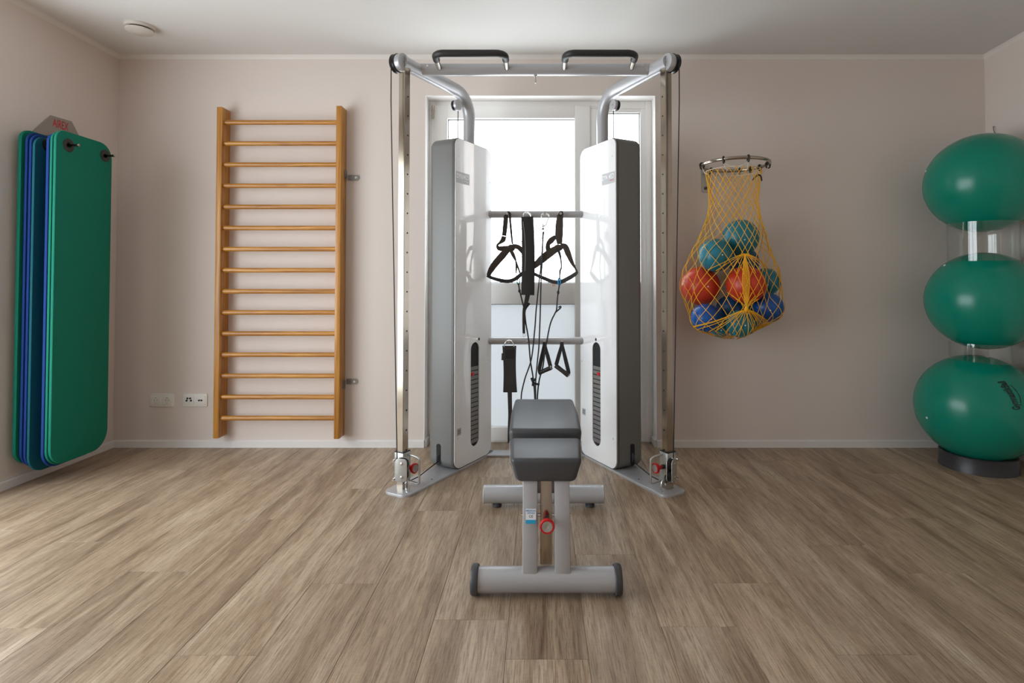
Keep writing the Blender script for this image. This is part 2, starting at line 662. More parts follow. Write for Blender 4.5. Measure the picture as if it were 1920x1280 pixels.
bm = NB()
boxr(bm, (XL - .3, YB, 0), (WX0, YB + .3, ZC))
boxr(bm, (WX1, YB, 0), (XR + .4, YB + .3, ZC))
boxr(bm, (WX0, YB, WZ1), (WX1, YB + .3, ZC))
struct('wall_back', bm, M['wall'], 'warm off-white back wall around the glazed door behind the cable machine')
bm = NB()
boxr(bm, (XL - .25, YF, 0), (XL, LW0, ZC))
boxr(bm, (XL - .25, LW1, 0), (XL, YB, ZC))
boxr(bm, (XL - .25, LW0, LWZ1), (XL, LW1, ZC))
boxr(bm, (XL - .25, LW0, 0), (XL, LW1, LWZ0))
struct('wall_left', bm, M['wall'], 'warm off-white left wall behind the hanging exercise mats')
bm = NB()
x1 = XR - SL * (YB - YF)
vs = [bm.verts.new(p) for p in ((XR, YB, 0), (x1, YF, 0), (x1 + .3, YF, 0), (XR + .3, YB, 0), (XR, YB, ZC), (x1, YF, ZC), (x1 + .3, YF, ZC), (XR + .3, YB, ZC))]
for q in ((0, 1, 2, 3), (4, 7, 6, 5), (0, 4, 5, 1), (1, 5, 6, 2), (2, 6, 7, 3), (3, 7, 4, 0)):
    bm.faces.new([vs[i] for i in q])
struct('wall_right', bm, M['wall'], 'off-white right wall behind the stacked green balls')
bm = NB()
boxr(bm, (XL - .25, YF - .2, 0), (x1 + .4, YF, ZC))
struct('wall_front', bm, M['wall'], 'off-white wall opposite the cable machine')
bm = NB()
boxr(bm, (XL - .3, YF - .2, ZC), (XR + .4, YB + .3, ZC + .2))
struct('ceiling', bm, M['ceiling'], 'plain pale ceiling with a round air valve')

# floor: planks laid towards the window, each one a board of its own
bm = NB()
boxr(bm, (XL - .3, YF - .2, -0.06), (XR + .4, YB + .3, -0.004))
floor = struct('floor', bm, M['sub'], 'grey-brown oak-look plank floor')
PW, PL, GAP, TH = 0.2286, 1.219, 0.0009, 0.004
seams = {0: 2.10, -1: 1.525, -2: 1.70, -3: 2.495, -4: 1.90, -5: 1.54, -6: 2.406, -7: 1.978, 1: 1.666, 2: 1.904, 3: 1.543,
         4: 2.175, 5: 1.967, 6: 2.42, 7: 1.75, 8: 2.25, 9: 1.6, 10: 2.0, -8: 1.66, -9: 2.2, -10: 1.8, -11: 2.3, -12: 1.6, -13: 2.0, 11: 1.7, 12: 2.2}
plank_mesh = {}
X00 = 0.1356


def plank(xa, xb, ya, yb):
    w, l = round(xb - xa, 4), round(yb - ya, 4)
    c = ((xa + xb) / 2, (ya + yb) / 2, -TH / 2)
    if (w, l) in plank_mesh:
        return copy_of(plank_mesh[(w, l)], c, floor)
    b = NB()
    e = 0.0006
    W, Lh = w / 2 - GAP / 2, l / 2 - GAP / 2
    lo = [b.verts.new((sx * W, sy * Lh, -TH / 2)) for sx, sy in ((-1, -1), (1, -1), (1, 1), (-1, 1))]
    mi = [b.verts.new((sx * W, sy * Lh, TH / 2 - e)) for sx, sy in ((-1, -1), (1, -1), (1, 1), (-1, 1))]
    hi = [b.verts.new((sx * (W - e), sy * (Lh - e), TH / 2)) for sx, sy in ((-1, -1), (1, -1), (1, 1), (-1, 1))]
    for A, B_ in ((lo, mi), (mi, hi)):
        for k in range(4):
            b.faces.new([A[k], A[(k + 1) % 4], B_[(k + 1) % 4], B_[k]])
    b.faces.new(hi)
    o = obj('plank', b, M['floor'], None, origin=(0, 0, 0))
    o.parent = floor
    o.location = c
    plank_mesh[(w, l)] = o
    return o


for k in range(-13, 13):
    xa, xb = X00 + k * PW, X00 + (k + 1) * PW
    if xb < XL or xa > XR + .05:
        continue
    xa, xb = max(xa, XL), min(xb, XR + .2)
    y = seams.get(k, 1.8)
    while y > YF:
        y -= PL
    yend = YB if not (xb > WX0 and xa < WX1) else YB + RVD + .02
    while y < yend:
        ya, yb = max(y, YF), min(y + PL, yend)
        if yb - ya > 0.01:
            plank(xa, xb, ya, yb)
        y += PL

# skirting boards
SH, ST = 0.045, 0.013


def board(name, pts, label):
    b = NB()
    for (p, q, nrm) in pts:
        p, q, nrm = Vector(p), Vector(q), Vector(nrm).normalized()
        prof = [(0, 0), (ST, 0), (ST, SH - .006), (ST - .006, SH), (0, SH)]
        A = [b.verts.new(p + nrm * a + Vector((0, 0, z))) for a, z in prof]
        B_ = [b.verts.new(q + nrm * a + Vector((0, 0, z))) for a, z in prof]
        for i in range(len(prof)):
            b.faces.new([A[i], A[(i + 1) % 5], B_[(i + 1) % 5], B_[i]])
        b.faces.new(A); b.faces.new(B_[::-1])
    return struct(name, b, M['skirting'], label)


board('baseboard_back', [((XL, YB, 0), (WX0, YB, 0), (0, -1, 0)), ((WX1, YB, 0), (XR, YB, 0), (0, -1, 0)),
                         ((WX1, YB, 0), (WX1, YB + RVD, 0), (-1, 0, 0)), ((WX0, YB, 0), (WX0, YB + RVD, 0), (1, 0, 0))],
      'low white skirting along the back wall')
board('baseboard_left', [((XL, LW1, 0), (XL, YB, 0), (1, 0, 0)), ((XL, YF, 0), (XL, LW0, 0), (1, 0, 0))], 'low white skirting along the left wall under the mats')
board('baseboard_right', [((XR, YB, 0), (x1, YF, 0), (-1, SL, 0))], 'low white skirting along the right wall')


def cove(name, p, q, nrm, label):
    b = NB()
    p, q, nrm = Vector(p), Vector(q), Vector(nrm).normalized()
    prof = [(0, 0), (0.022, 0), (0.012, -.006), (.006, -.012), (0, -0.022)]
    A = [b.verts.new(p + nrm * a + Vector((0, 0, z))) for a, z in prof]
    B_ = [b.verts.new(q + nrm * a + Vector((0, 0, z))) for a, z in prof]
    for i in range(5):
        b.faces.new([A[i], A[(i + 1) % 5], B_[(i + 1) % 5], B_[i]])
    b.faces.new(A); b.faces.new(B_[::-1])
    struct(name, b, M['cove'], label)


cove('trim_1', (XL, YB, ZC), (XR, YB, ZC), (0, -1, 0), 'thin pale cove where the back wall meets the ceiling')
cove('trim_2', (XL, YF, ZC), (XL, YB, ZC), (1, 0, 0), 'thin pale cove where the left wall meets the ceiling')
cove('trim_3', (XR, YB, ZC), (x1, YF, ZC), (-1, SL, 0), 'thin pale cove where the right wall meets the ceiling')

# ---- back window (glazed door with a crossbar and a narrow fixed light)
WY = YB + RVD                              # front of the frame
win = thing('window_1', 'white glazed door and narrow side light with frosted lower panes, behind the cable machine', 'window', ((WX0 + WX1) / 2, WY, 0))
win['kind'] = 'structure'


def wx(px):
    return (px - CX) * WY / F


def frame_rect(b, x0, x1_, z0, z1, w, y0, y1, wb=None, wt=None):
    wb = w if wb is None else wb
    wt = w if wt is None else wt
    boxr(b, (x0, y0, z0), (x0 + w, y1, z1)); boxr(b, (x1_ - w, y0, z0), (x1_, y1, z1))
    boxr(b, (x0 + w, y0, z1 - wt), (x1_ - w, y1, z1)); boxr(b, (x0 + w, y0, z0), (x1_ - w, y1, z0 + wb))


GL0, GL1, GT = wx(838), wx(1087), 2.084
GR0, GR1, GTR = wx(1140), wx(1202), 2.125
S0, S1 = wx(809), wx(1107)
TZ0, TZ1 = 0.884, 1.021
bm = NB()
frame_rect(bm, WX0, WX1, 0.0, WZ1, 0.045, WY + .012, WY + .08, 0.03, 0.05)
boxr(bm, (S1 - .01, WY + .012, .03), (S1 + .05, WY + .08, WZ1 - .05))
bev(bm, .003, 2)
obj('outer_frame', bm, M['pvc'], win)
bm = NB()
frame_rect(bm, S0, S1, 0.012, WZ1 - .032, GL0 - S0, WY, WY + .075, 0.086, WZ1 - .032 - GT)
boxr(bm, (GL0, WY + .006, TZ0), (GL1, WY + .07, TZ1))
bev(bm, .003, 2)
obj('sash', bm, M['pvc'], win)
bm = NB()
boxr(bm, (S1 + .045, WY + .014, 0.03), (GR0, WY + .075, WZ1 - .05)); boxr(bm, (GR1, WY + .014, 0.03), (WX1 - .03, WY + .075, WZ1 - .05))
boxr(bm, (GR0, WY + .016, GTR), (GR1, WY + .073, WZ1 - .05)); boxr(bm, (GR0, WY + .016, 0.03), (GR1, WY + .073, .09)); boxr(bm, (GR0, WY + .016, TZ0), (GR1, WY + .073, TZ1))
bev(bm, .003, 2)
obj('side_light_frame', bm, M['pvc'], win)
for nm, x0, xx, z0, z1, mm in (('pane', GL0, GL1, TZ1, GT, 'glass'), ('frosted_pane', GL0, GL1, .086, TZ0, 'frost'), ('pane', GR0, GR1, TZ1, GTR, 'glass'), ('frosted_pane', GR0, GR1, .09, TZ0, 'frost')):
    bm = NB()
    boxr(bm, (x0 - .005, WY + .035, z0 - .005), (xx + .005, WY + .039, z1 + .005))
    pn = obj(nm, bm, M[mm], win)
    bm = NB()
    frame_rect(bm, x0 - .002, xx + .002, z0 - .002, z1 + .002, .006, WY + .028, WY + .035)
    obj('gasket', bm, M['gasket'], pn)
bm = NB()
p = at(811.5, 210, WY - .008)
cyl(bm, p + Vector((0, 0, .042)), p - Vector((0, 0, .042)), .0075, 14)
obj('hinge', bm, M['steel'], win)
bm = NB()
for sx in (WX0, WX1):
    boxr(bm, (sx - .002 if sx < 0 else sx - .001, YB - .0015, SH), (sx + .001 if sx < 0 else sx + .002, WY + .01, WZ1))
boxr(bm, (WX0, YB - .0015, WZ1 - .001), (WX1, WY + .01, WZ1 + .002))
obj('reveal_lining', bm, M['reveal'], win)
portal('portal_back', ((WX0 + WX1) / 2, WY + .12, 1.1), (math.pi / 2, 0, math.pi), WX1 - WX0, 2.2)

# ---- glazed door in the left wall, beside the camera (lights the room)
win2 = thing('window_2', 'tall white glazed door in the left wall beside the mats', 'window', (XL - .12, (LW0 + LW1) / 2, 0))
win2['kind'] = 'structure'
bm = NB()
for (a, c) in ((LW0, LW0 + .07), (LW1 - .07, LW1), ((LW0 + LW1) / 2 - .05, (LW0 + LW1) / 2 + .05)):
    boxr(bm, (XL - .18, a, LWZ0), (XL - .11, c, LWZ1))
for (a, c) in ((LWZ0, LWZ0 + .08), (LWZ1 - .08, LWZ1)):
    boxr(bm, (XL - .18, LW0, a), (XL - .11, LW1, c))
obj('outer_frame', bm, M['pvc'], win2)
for (a, c) in ((LW0 + .07, (LW0 + LW1) / 2 - .05), ((LW0 + LW1) / 2 + .05, LW1 - .07)):
    bm = NB()
    boxr(bm, (XL - .15, a, LWZ0 + .08), (XL - .146, c, LWZ1 - .08))
    obj('pane', bm, M['glass'], win2)
portal('portal_left', (XL - .2, (LW0 + LW1) / 2, (LWZ0 + LWZ1) / 2), (math.pi / 2, 0, -math.pi / 2), LW1 - LW0, LWZ1 - LWZ0)

# ------------------------------------------------------------------ wall bars
bars = thing('wall_bars', 'varnished pine wall bars with fifteen round rungs on the back wall', 'wall bars', (-1.594, YB, 0.07))
YS = YB - .094
bm = NB(); boxr(bm, (-1.976, YS, at(400, 822, YS).z), (-1.943, YB - .001, at(400, 200, YS).z)); bev(bm, .003, 2)
obj('upright', bm, M['pine_v'], bars)
bm = NB(); boxr(bm, (-1.2446, YS, at(640, 823, YS).z), (-1.2116, YB - .001, at(640, 198, YS).z)); bev(bm, .003, 2)
obj('upright', bm, M['pine_v'], bars)
r0 = None
YR = YS + .03
for i in range(15):
    p = at(530, 229.5 + i * (783.5 - 229.5) / 14, YR)
    c = Vector((-1.594, YR, p.z))
    if r0 is None:
        bm = NB(); cyl(bm, c + Vector((-.352, 0, 0)), c + Vector((.352, 0, 0)), .0145, 20)
        r0 = obj('rung', bm, M['pine_h'], bars, origin=c)
    else:
        copy_of(r0, c, bars)
for py, sy in ((332, 1), (716, -1)):
    p = at(646, py, YB)
    bm = NB()
    slab(bm, (-1.165, YB - .003, p.z - .004 * sy), (1, 0, 0), (0, 0, 1), .072, .034, .004, (.016, .002, .002, .016), n=8)
    box(bm, (-1.2095, YB - .022, p.z + .012 * sy), (.004, .042, .05), Matrix.Rotation(.25 * sy, 3, 'X'))
    br = obj('wall_bracket', bm, M['bracket'], bars)
    bm = NB()
    lathe(bm, (-1.150, YB - .005, p.z - .004 * sy), (0, -1, 0), [(.0, .006), (.006, .006), (.009, .003), (.010, 0)], 16)
    obj('bolt', bm, M['chrome'], br)

# ------------------------------------------------------------------ sockets
for px, kind in ((304, 0), (366, 1)):
    c = at(px, 750, YB - .004)
    so = thing('wall_socket', ['cream double power socket plate low on the back wall', 'cream double socket plate with aerial and data ports, beside the wall bars'][kind], 'socket', (c.x, YB, c.z))
    bm = NB(); slab(bm, c, (1, 0, 0), (0, 0, 1), .152, .081, .008, .006, 0, .003)
    obj('frame_plate', bm, M['socket'], so)
    for k in (-1, 1):
        cc = c + Vector((k * .0355, -.005, 0))
        bm = NB(); slab(bm, cc, (1, 0, 0), (0, 0, 1), .058, .058, .003, .003, 0, .001)
        ins = obj('insert', bm, M['socket'], so)
        if kind == 0:
            bm = NB(); lathe(bm, cc + Vector((0, -.0017, 0)), (0, -1, 0), [(.0215, 0), (.0205, .0016), (.0185, .0016), (.0175, .0004), (0, .0004)], 28)
            obj('socket_well', bm, M['socket'], ins)
            bm = NB()
            for q in (-1, 1):
                lathe(bm, cc + Vector((q * .0085, -.0022, 0)), (0, -1, 0), [(.0024, 0), (.0024, .0005), (0, .0005)], 12)
            for q in (-1, 1):
                box(bm, cc + Vector((0, -.0025, q * .0165)), (.005, .001, .003))
            obj('contact', bm, M['trim'], ins)
        else:
            bm = NB()
            if k < 0:
                for dx, dz in ((-.008, .013), (.009, .013), (-.013, -.001), (.014, -.001)):
                    lathe(bm, cc + Vector((dx, -.0018, dz)), (0, -1, 0), [(.0058, 0), (.0058, .003), (.003, .003), (.003, .001), (0, .001)], 14)
                obj('aerial_port', bm, M['blackp'], ins)
            else:
                for dx in (-.0075, .0075):
                    box(bm, cc + Vector((dx, -.002, .0)), (.011, .002, .009))
                obj('data_port', bm, M['dark'], ins)

# ------------------------------------------------------------------ ceiling air valve
c = at(262, 41, 3.03); c.z = ZC
v = thing('air_valve', 'round cream air valve on the ceiling near the left corner', 'air valve', c)
bm = NB(); lathe(bm, c, (0, 0, -1), [(.050, .0), (.072, 0), (.073, .008), (.070, .016), (.060, .018), (.050, .012)], 40)
obj('valve_ring', bm, M['valve'], v)
bm = NB(); lathe(bm, c, (0, 0, -1), [(.052, .010), (.052, .024), (.0, .024)], 32)
obj('valve_throat', bm, M['dark'], v)
bm = NB(); lathe(bm, c, (0, 0, -1), [(.0, .024), (.062, .024), (.068, .026), (.068, .031), (.062, .036), (.0, .039)], 40)
obj('valve_disc', bm, M['valve'], v)

# ------------------------------------------------------------------ exercise mats on the left wall
ZT, ZB = 1.800, 0.108
Y0M, Y1M = 2.74, 3.10
PIN = ((2.812, 1.731), (3.05, 1.731))
TM = .0135


def xm(px):
    return (px - CX) * Y0M / F


mats = [('matgreen', 28.5, .018, 0.0, 'dark green exercise mat nearest the left wall, leftmost of the hanging stack', .0),
        ('matblue', 42, .013, .0, 'dark blue exercise mat hanging next to the innermost green mat', -.012),
        ('matblue', 49.5, .013, .0, 'blue exercise mat hanging between the dark blue mat and the teal mat', -.022),
        ('matteal', 56, .0135, .0, 'teal exercise mat in the middle of the hanging stack', -.035),
        ('matblue', 82, .0145, .0, 'bright blue exercise mat behind the two front green mats', -.015),
        ('matgreen', 89, .0125, .0, 'green exercise mat right behind the front one', -.006),
        ('matgreen', 95.5, .0145, .0, 'green exercise mat at the front of the hanging stack, with black grommets', 0.0)]
for i, (mm, px, t, dy, lab, dz) in enumerate(mats):
    x0 = xm(px)
    c = Vector((x0 + t / 2, (Y0M + Y1M) / 2 + dy, (ZT + ZB) / 2 + dz))
    mt = thing('exercise_mat', lab, 'mat', (c.x, c.y, ZB + dz), 'mats hanging on the left wall')
    bm = NB()
    n_ = 8
    R = .085
    W_, H_ = Y1M - Y0M, ZT - ZB
    outl = rr(W_, H_, [R, R * .62, R, R * 1.2], n_)   # corners: far-top, near-top, near-bottom, far-bottom
    holes = []
    hr = .0125
    for (py, pz) in PIN:
        holes.append([(py - c.y + hr * math.cos(2 * math.pi * q / 16), pz - c.z + hr * math.sin(2 * math.pi * q / 16)) for q in range(16)])
    holed(bm, c, (0, 1, 0), (0, 0, 1), outl, holes, t)
    bmesh.ops.remove_doubles(bm, verts=bm.verts, dist=1e-6)
    bmesh.ops.recalc_face_normals(bm, faces=bm.faces)
    bm.normal_update()
    es = [e for e in bm.edges if len(e.link_faces) == 2 and e.calc_face_angle(0) > 1.2]
    bmesh.ops.bevel(bm, geom=es, offset=.003, segments=2, profile=.5, affect='EDGES')
    obj('foam_sheet', bm, M[mm], mt)
    for (py, pz) in PIN:
        bm = NB()
        lathe(bm, (x0 + t, py, pz), (1, 0, 0), [(.0125, -t), (.0125, .002), (.018, .003), (.030, .0025), (.034, .0015), (.034, -.0005)], 28)
        obj('grommet', bm, M['blackp'], mt)
br = thing('mat_rack', 'wall rack with trapezoid header plate and two pins holding the mats', 'mat rack', (XL, 2.95, 1.7))
bm = NB()
prof = [(2.83, 1.73), (3.19, 1.73), (3.19, 1.80), (3.088, 1.935), (2.958, 1.930), (2.83, 1.79)]
A = [bm.verts.new((XL + .004, y, z)) for y, z in prof]
B_ = [bm.verts.new((XL + .009, y, z)) for y, z in prof]
for k in range(6):
    bm.faces.new([A[k], A[(k + 1) % 6], B_[(k + 1) % 6], B_[k]])
bm.faces.new(A); bm.faces.new(B_)
hp = obj('header_plate', bm, M['header'], br)
bm = text('AIREX', .050, lambda x, y: Vector((XL + .0096, 3.016 + x * .72, 1.893 + y * 1.25)))
obj('lettering', bm, M['ink_r'], hp)['label'] = 'red AIREX lettering'
bm = NB(); boxr(bm, (XL + .009, 2.93, 1.812), (XL + .05, 3.12, 1.817))
obj('lip', bm, M['header'], br)
for (py, pz) in PIN:
    bm = NB()
    lathe(bm, (XL + .004, py, pz), (1, 0, 0), [(.0, 0), (.006, 0), (.006, .268), (.0075, .270), (.0075, .280), (.004, .284), (0, .284)], 16)
    obj('pin', bm, M['steel'], br)

# ------------------------------------------------------------------ cable machine
XC = -0.02
PD, PN = 0.466, 0.885


def dvec(s):
    return Vector((-s * PD, PN, 0)).normalized()


def nvec(s):
    return Vector((-s * PN, -PD, 0)).normalized()


def T(s, a, b, z):
    return Vector((XC + s * .656, 2.736, z)) + dvec(s) * a + nvec(s) * b


mach = thing('cable_machine', 'silver and white dual tower cable machine with pull-up bar in front of the window', 'cable machine', (XC, 2.95, 0))
ZARM = 2.125
for s in (-1, 1):
    d, n = dvec(s), nvec(s)
    up = Vector((0, 0, 1))
    # base plate
    bm = NB()
    ux = n if s < 0 else -n
    slab(bm, T(s, .325, .014, .006), d, up.cross(d), .80, .150, .012, .038, 0, .003)
    obj('base_plate', bm, M['silver'], mach)
    # upright post
    bm = NB()
    box(bm, T(s, 0, 0, 1.06), (.04, .04, 2.10), Matrix((n, d, up)).transposed())
    bev(bm, .002, 1)
    post = obj('upright_post', bm, M['steel'], mach)
    h0 = None
    for k in range(19):
        hc = T(s, .004, .0203, .20 + k * .0975)
        if h0 is None:
            bm = NB(); lathe(bm, hc, n, [(.0042, 0), (.0042, .0006), (0, .0006)], 10)
            h0 = obj('adjustment_hole', bm, M['dark'], post, origin=hc)
        else:
            copy_of(h0, hc, post)
    bm = NB()
    lathe(bm, T(s, -.004, .02, .036), n, [(.008, 0), (.008, .004), (.004, .006), (0, .006)], 12)
    obj('bolt', bm, M['chrome'], post)
    # overhead arm: from the top pulley back and down into the tower
    pa = [T(s, a, 0, ZARM) for a in (-.02, .1, .25, .40)]
    bend = []
    Rb = .135
    for k in range(9):
        an = math.pi / 2 * k / 8
        bend.append(T(s, .428 + Rb * math.sin(an), 0, ZARM - Rb + Rb * math.cos(an)))
    bm = NB()
    tube(bm, pa + bend + [T(s, .563, 0, 1.80)], .035, 24)
    arm = obj('overhead_arm', bm, M['silver'], mach)
    bm = NB(); lathe(bm, T(s, -.02, -.014, ZARM - .003), -n, [(0, 0), (.046, 0), (.0475, .003), (.040, .012), (.040, .018), (.0475, .027), (.044, .031), (0, .031)], 32)
    pu = obj('top_pulley', bm, M['blackp'], arm)
    bm = NB(); lathe(bm, T(s, -.02, -.016, ZARM - .003), n, [(0, 0), (.043, 0), (.044, .004), (.044, .030), (.042, .033), (0, .033)], 32)
    cp = obj('pulley_cap', bm, M['silver'], arm)
    bm = NB(); lathe(bm, T(s, -.02, .017, ZARM - .003), n, [(.006, 0), (.006, .003), (0, .003)], 10)
    obj('bolt', bm, M['chrome'], arm)
    bm = NB(); lathe(bm, T(s, .02, .022, ZARM - .034), n, [(.006, 0), (.006, .003), (0, .003)], 10)
    obj('bolt', bm, M['chrome'], arm)
    # rear pulley under the bend
    pc = T(s, .448, 0, ZARM - .083)
    bm = NB(); lathe(bm, pc - n * .026, n, [(0, 0), (.030, 0), (.030, .004), (.026, .009), (.026, .013), (.030, .018), (0, .018)], 28)
    obj('rear_pulley', bm, M['blackp'], arm)
    bm = NB(); lathe(bm, pc - n * .008, n, [(0, 0), (.031, 0), (.031, .014), (.029, .016), (0, .016)], 28)
    cp = obj('pulley_cap', bm, M['silver'], arm)
    bm = NB(); lathe(bm, pc + n * .008, n, [(.006, 0), (.006, .003), (0, .003)], 10)
    obj('bolt', bm, M['chrome'], arm)
    bm = NB(); tube(bm, [pc - n * .017 + d * .026, T(s, .474, -.017, 1.80)], .0025, 8)
    obj('cable', bm, M['cord'], arm)
    # tower shell
    tz0, tz1 = .013, 1.818
    tc = T(s, .485, 0, (tz0 + tz1) / 2)
    RT = [.060, .045, .050, .060] if s > 0 else [.060, .045, .050, .060]
    bm = NB()
    # slab local x = d, y = up -> normal d x up = +/- n ; outer rim rounded
    nrm = d.cross(up)
    inner_is_plus = nrm.dot(n) > 0
    slab(bm, tc - n * .008, d, up, .37, tz1 - tz0, .160, [.060, .045, .055, .060], .032 if inner_is_plus else .0, .0 if inner_is_plus else .032, 5, 10)
    shell = obj('tower_shell', bm, M['shell'], mach)
    bm = NB()
    slab(bm, tc + n * .0785, d, up, .369, tz1 - tz0 - .001, .013, [.058, .043, .053, .058], 0, 0, 3, 10)
    obj('trim_strip', bm, M['trim'], shell)
    # white panel with the slot
    bm = NB()
    zs0, zs1 = .100, .685
    ac = .496 - .485
    slot = [(ac + x, (zs0 + zs1) / 2 - (tz0 + tz1) / 2 + y) for x, y in rr(.082, zs1 - zs0, .0409, 10)]
    holed(bm, tc + n * .0865, d, up, rr(.361, tz1 - tz0 - .009, [.056, .041, .051, .056], 10), [slot], .008)
    pan = obj('front_panel', bm, M['white'], shell, 30)
    # weight stack seen in the slot
    bm = NB()
    slab(bm, tc + d * ac + n * .0852 + up * ((zs0 + zs1) / 2 - (tz0 + tz1) / 2), d, up, .090, zs1 - zs0 + .008, .001, .044, 0, 0, 3, 10)
    obj('slot_back', bm, M['dark'], shell)
    w0 = None
    for k in range(17):
        z = .128 + k * .0256
        c = T(s, .496, .0866, z)
        if w0 is None:
            bm = NB()
            box(bm, c, (.078, .003, .0205), Matrix((d, n, up)).transposed())
            bev(bm, .001, 1)
            w0 = obj('weight_plate', bm, M['plate'], shell, origin=c)
        else:
            copy_of(w0, c, shell)
    bm = NB()
    box(bm, T(s, .474, .087, .508), (.026, .012, .018), Matrix((d, n, up)).transposed()); bev(bm, .002, 2)
    obj('selector_pin', bm, M['red'], shell)
    bm = NB()
    lathe(bm, T(s, .535 if s < 0 else .50, .090, .700), n, [(.008, 0), (.008, .002), (.005, .003), (0, .003)], 14)
    obj('lock_screw', bm, M['blackp'], shell)
    for a, z in ((.335, 1.715), (.648, 1.62), (.648, .56), (.335, .18)):
        bm = NB(); lathe(bm, T(s, a, .090, z), n, [(.005, 0), (.005, .0012), (0, .0012)], 10)
        obj('panel_screw', bm, M['zinc'], shell)
    # name badge
    sgn = -1 if s > 0 else 1
    bc = T(s, .374, .0905, 1.600)
    bx = d * (1 if s < 0 else -1)
    bm = NB()
    slab(bm, bc, d, up, .125, .062, .001, .003)
    bdg = obj('name_badge', bm, M['badge'], shell)
    for body, dx, mm in (('DYN', -.031, 'ink_w'), ('MED', .029, 'ink_w')):
        bm = text(body, .0315, lambda x, y, dx=dx: bc + n * .0012 + bx * (x * .84 + dx) + up * (y * 1.12 + .006), 0, 3, .02)
        obj('lettering', bm, M[mm], bdg)
    bm = NB()
    q0 = bc + n * .0012
    vs = [bm.verts.new(q0 + bx * x + up * y) for x, y in ((-.0042, -.008), (-.0022, -.008), (.0028, .020), (.0008, .020))]
    bm.faces.new(vs)
    vs = [bm.verts.new(q0 + bx * x + up * y) for x, y in ((.012, -.016), (.052, -.016), (.052, -.013), (.012, -.013))]
    bm.faces.new(vs)
    obj('slash_mark', bm, M['ink_r'] if s > 0 else M['ink_w'], bdg)
    # small maker's label
    lc = T(s, .345, .0906, .215) if s < 0 else T(s, .628, .0906, .265)
    bm = NB(); slab(bm, lc, d, up, .036, .038, .001, .002)
    sl = obj('rating_label', bm, M['badge'], shell)
    bm = NB()
    for q in (-.008, 0, .008):
        box(bm, lc + n * .001 + up * q, (.026, .0006, .003), Matrix((d, n, up)).transposed())
    obj('print', bm, M['trim'], sl)
    # cable slot and lower pulley at the tower foot
    fc = T(s, .2985, -.012, .090)
    bm = NB(); slab(bm, fc, n, up, .026, .115, .004, .011)
    cs = obj('cable_slot', bm, M['dark'], shell)
    bm = NB(); lathe(bm, T(s, .325, -.018, .075), n, [(0, 0), (.036, 0), (.038, .003), (.034, .006), (.038, .009), (.036, .012), (0, .012)], 28)
    obj('foot_pulley', bm, M['cap'], cs)
    # carriage
    sx = -1 if s < 0 else 1
    R3 = Matrix((n, d, up)).transposed()
    bm = NB(); box(bm, T(s, 0, 0, .120), (.056, .056, .142), R3); bev(bm, .003, 2)
    car = obj('carriage_sleeve', bm, M['zinc'], mach)
    bm = NB(); box(bm, T(s, 0, 0, .1935), (.054, .054, .005), R3)
    obj('sleeve_gasket', bm, M['blackp'], car)
    # swivel pulley block
    fn = (Vector((-.15, -1, 0)) if s < 0 else Vector((.82, -.57, 0))).normalized()
    fx = up.cross(fn).normalized()
    pcn = at(754, 880, 2.662) if s < 0 else at(1259, 881, 2.672)
    for k, off in ((0, -.013), (1, .013)):
        bm = NB(); slab(bm, pcn + fn * off, fx, up, .060, .110, .004, .019, .001, .001)
        pl = obj('pulley_plate', bm, M['zinc'], car)
        if k == 1:
            for zz in (-.032, .032):
                bm = NB(); lathe(bm, pcn + fn * (off + .002) + up * zz + fx * .004, fn, [(.0075, 0), (.0075, .002), (.004, .004), (0, .004)], 12)
                obj('bolt', bm, M['chrome'], pl)
    for zz in (-.026, .026):
        bm = NB(); lathe(bm, pcn - fn * .0095 + up * zz, fn, [(0, 0), (.026, 0), (.030, .003), (.025, .0095), (.030, .016), (.026, .019), (0, .019)], 24)
        obj('swivel_pulley', bm, M['blackp'], car)
    for zz in (-.047, .042):
        bm = NB(); cyl(bm, pcn + fx * (.040 * s) + up * zz - fn * .018, pcn + fx * (.040 * s) + up * zz + fn * .018, .006, 12)
        obj('guide_pin', bm, M['chrome'], car)
    bm = NB(); box(bm, pcn * .5 + T(s, 0, 0, .113) * .5, (.03, .04, .05), R3)
    obj('swivel_mount', bm, M['zinc'], car)
    # red pull knob
    kc = T(s, -.004, .028, .122)
    bm = NB(); lathe(bm, kc, n, [(.011, 0), (.011, .018), (.006, .019)], 18)
    obj('plunger', bm, M['blackp'], car)
    bm = NB(); lathe(bm, kc, n, [(.0, .014), (.010, .014), (.011, .032), (.014, .038), (.024, .045), (.025, .050), (.025, .056), (.023, .058), (.018, .057)], 28)
    kb = obj('pull_knob', bm, M['red'], car)
    bm = NB(); lathe(bm, kc, n, [(.0, .0555), (.0185, .0555), (.0185, .0585), (0, .0585)], 24)
    obj('knob_face', bm, M['zinc'], kb)
    # bent rod handle
    hp_ = [T(s, .01, .028, .178), T(s, .01, .075, .173), T(s, .01, .094, .165), T(s, .01, .098, .150), T(s, .01, .098, .062), T(s, .01, .092, .048), T(s, .01, .075, .046), T(s, .01, .028, .052)]
    bm = NB(); tube(bm, catmull(hp_, 5), .0055, 10)
    obj('rod_handle', bm, M['zinc'], car)
    # cable end stop and snap hook
    bs = T(s, -.035, .030, .075)
    bm = NB(); lathe(bm, bs, Vector((0, 0, -1)) + n * .8, [(0, -.016), (.014, -.014), (.019, -.004), (.018, .006), (.008, .018), (.004, .024), (0, .024)], 18)
    obj('cable_stop', bm, M['blackp'], car)
    hk = T(s, -.030, .058, .040)
    loop = [hk + up * (.030 * math.cos(t_)) + n * (.011 * math.sin(t_) * (1.0 + .35 * math.cos(t_ + math.pi))) for t_ in [2 * math.pi * q / 20 for q in range(20)]]
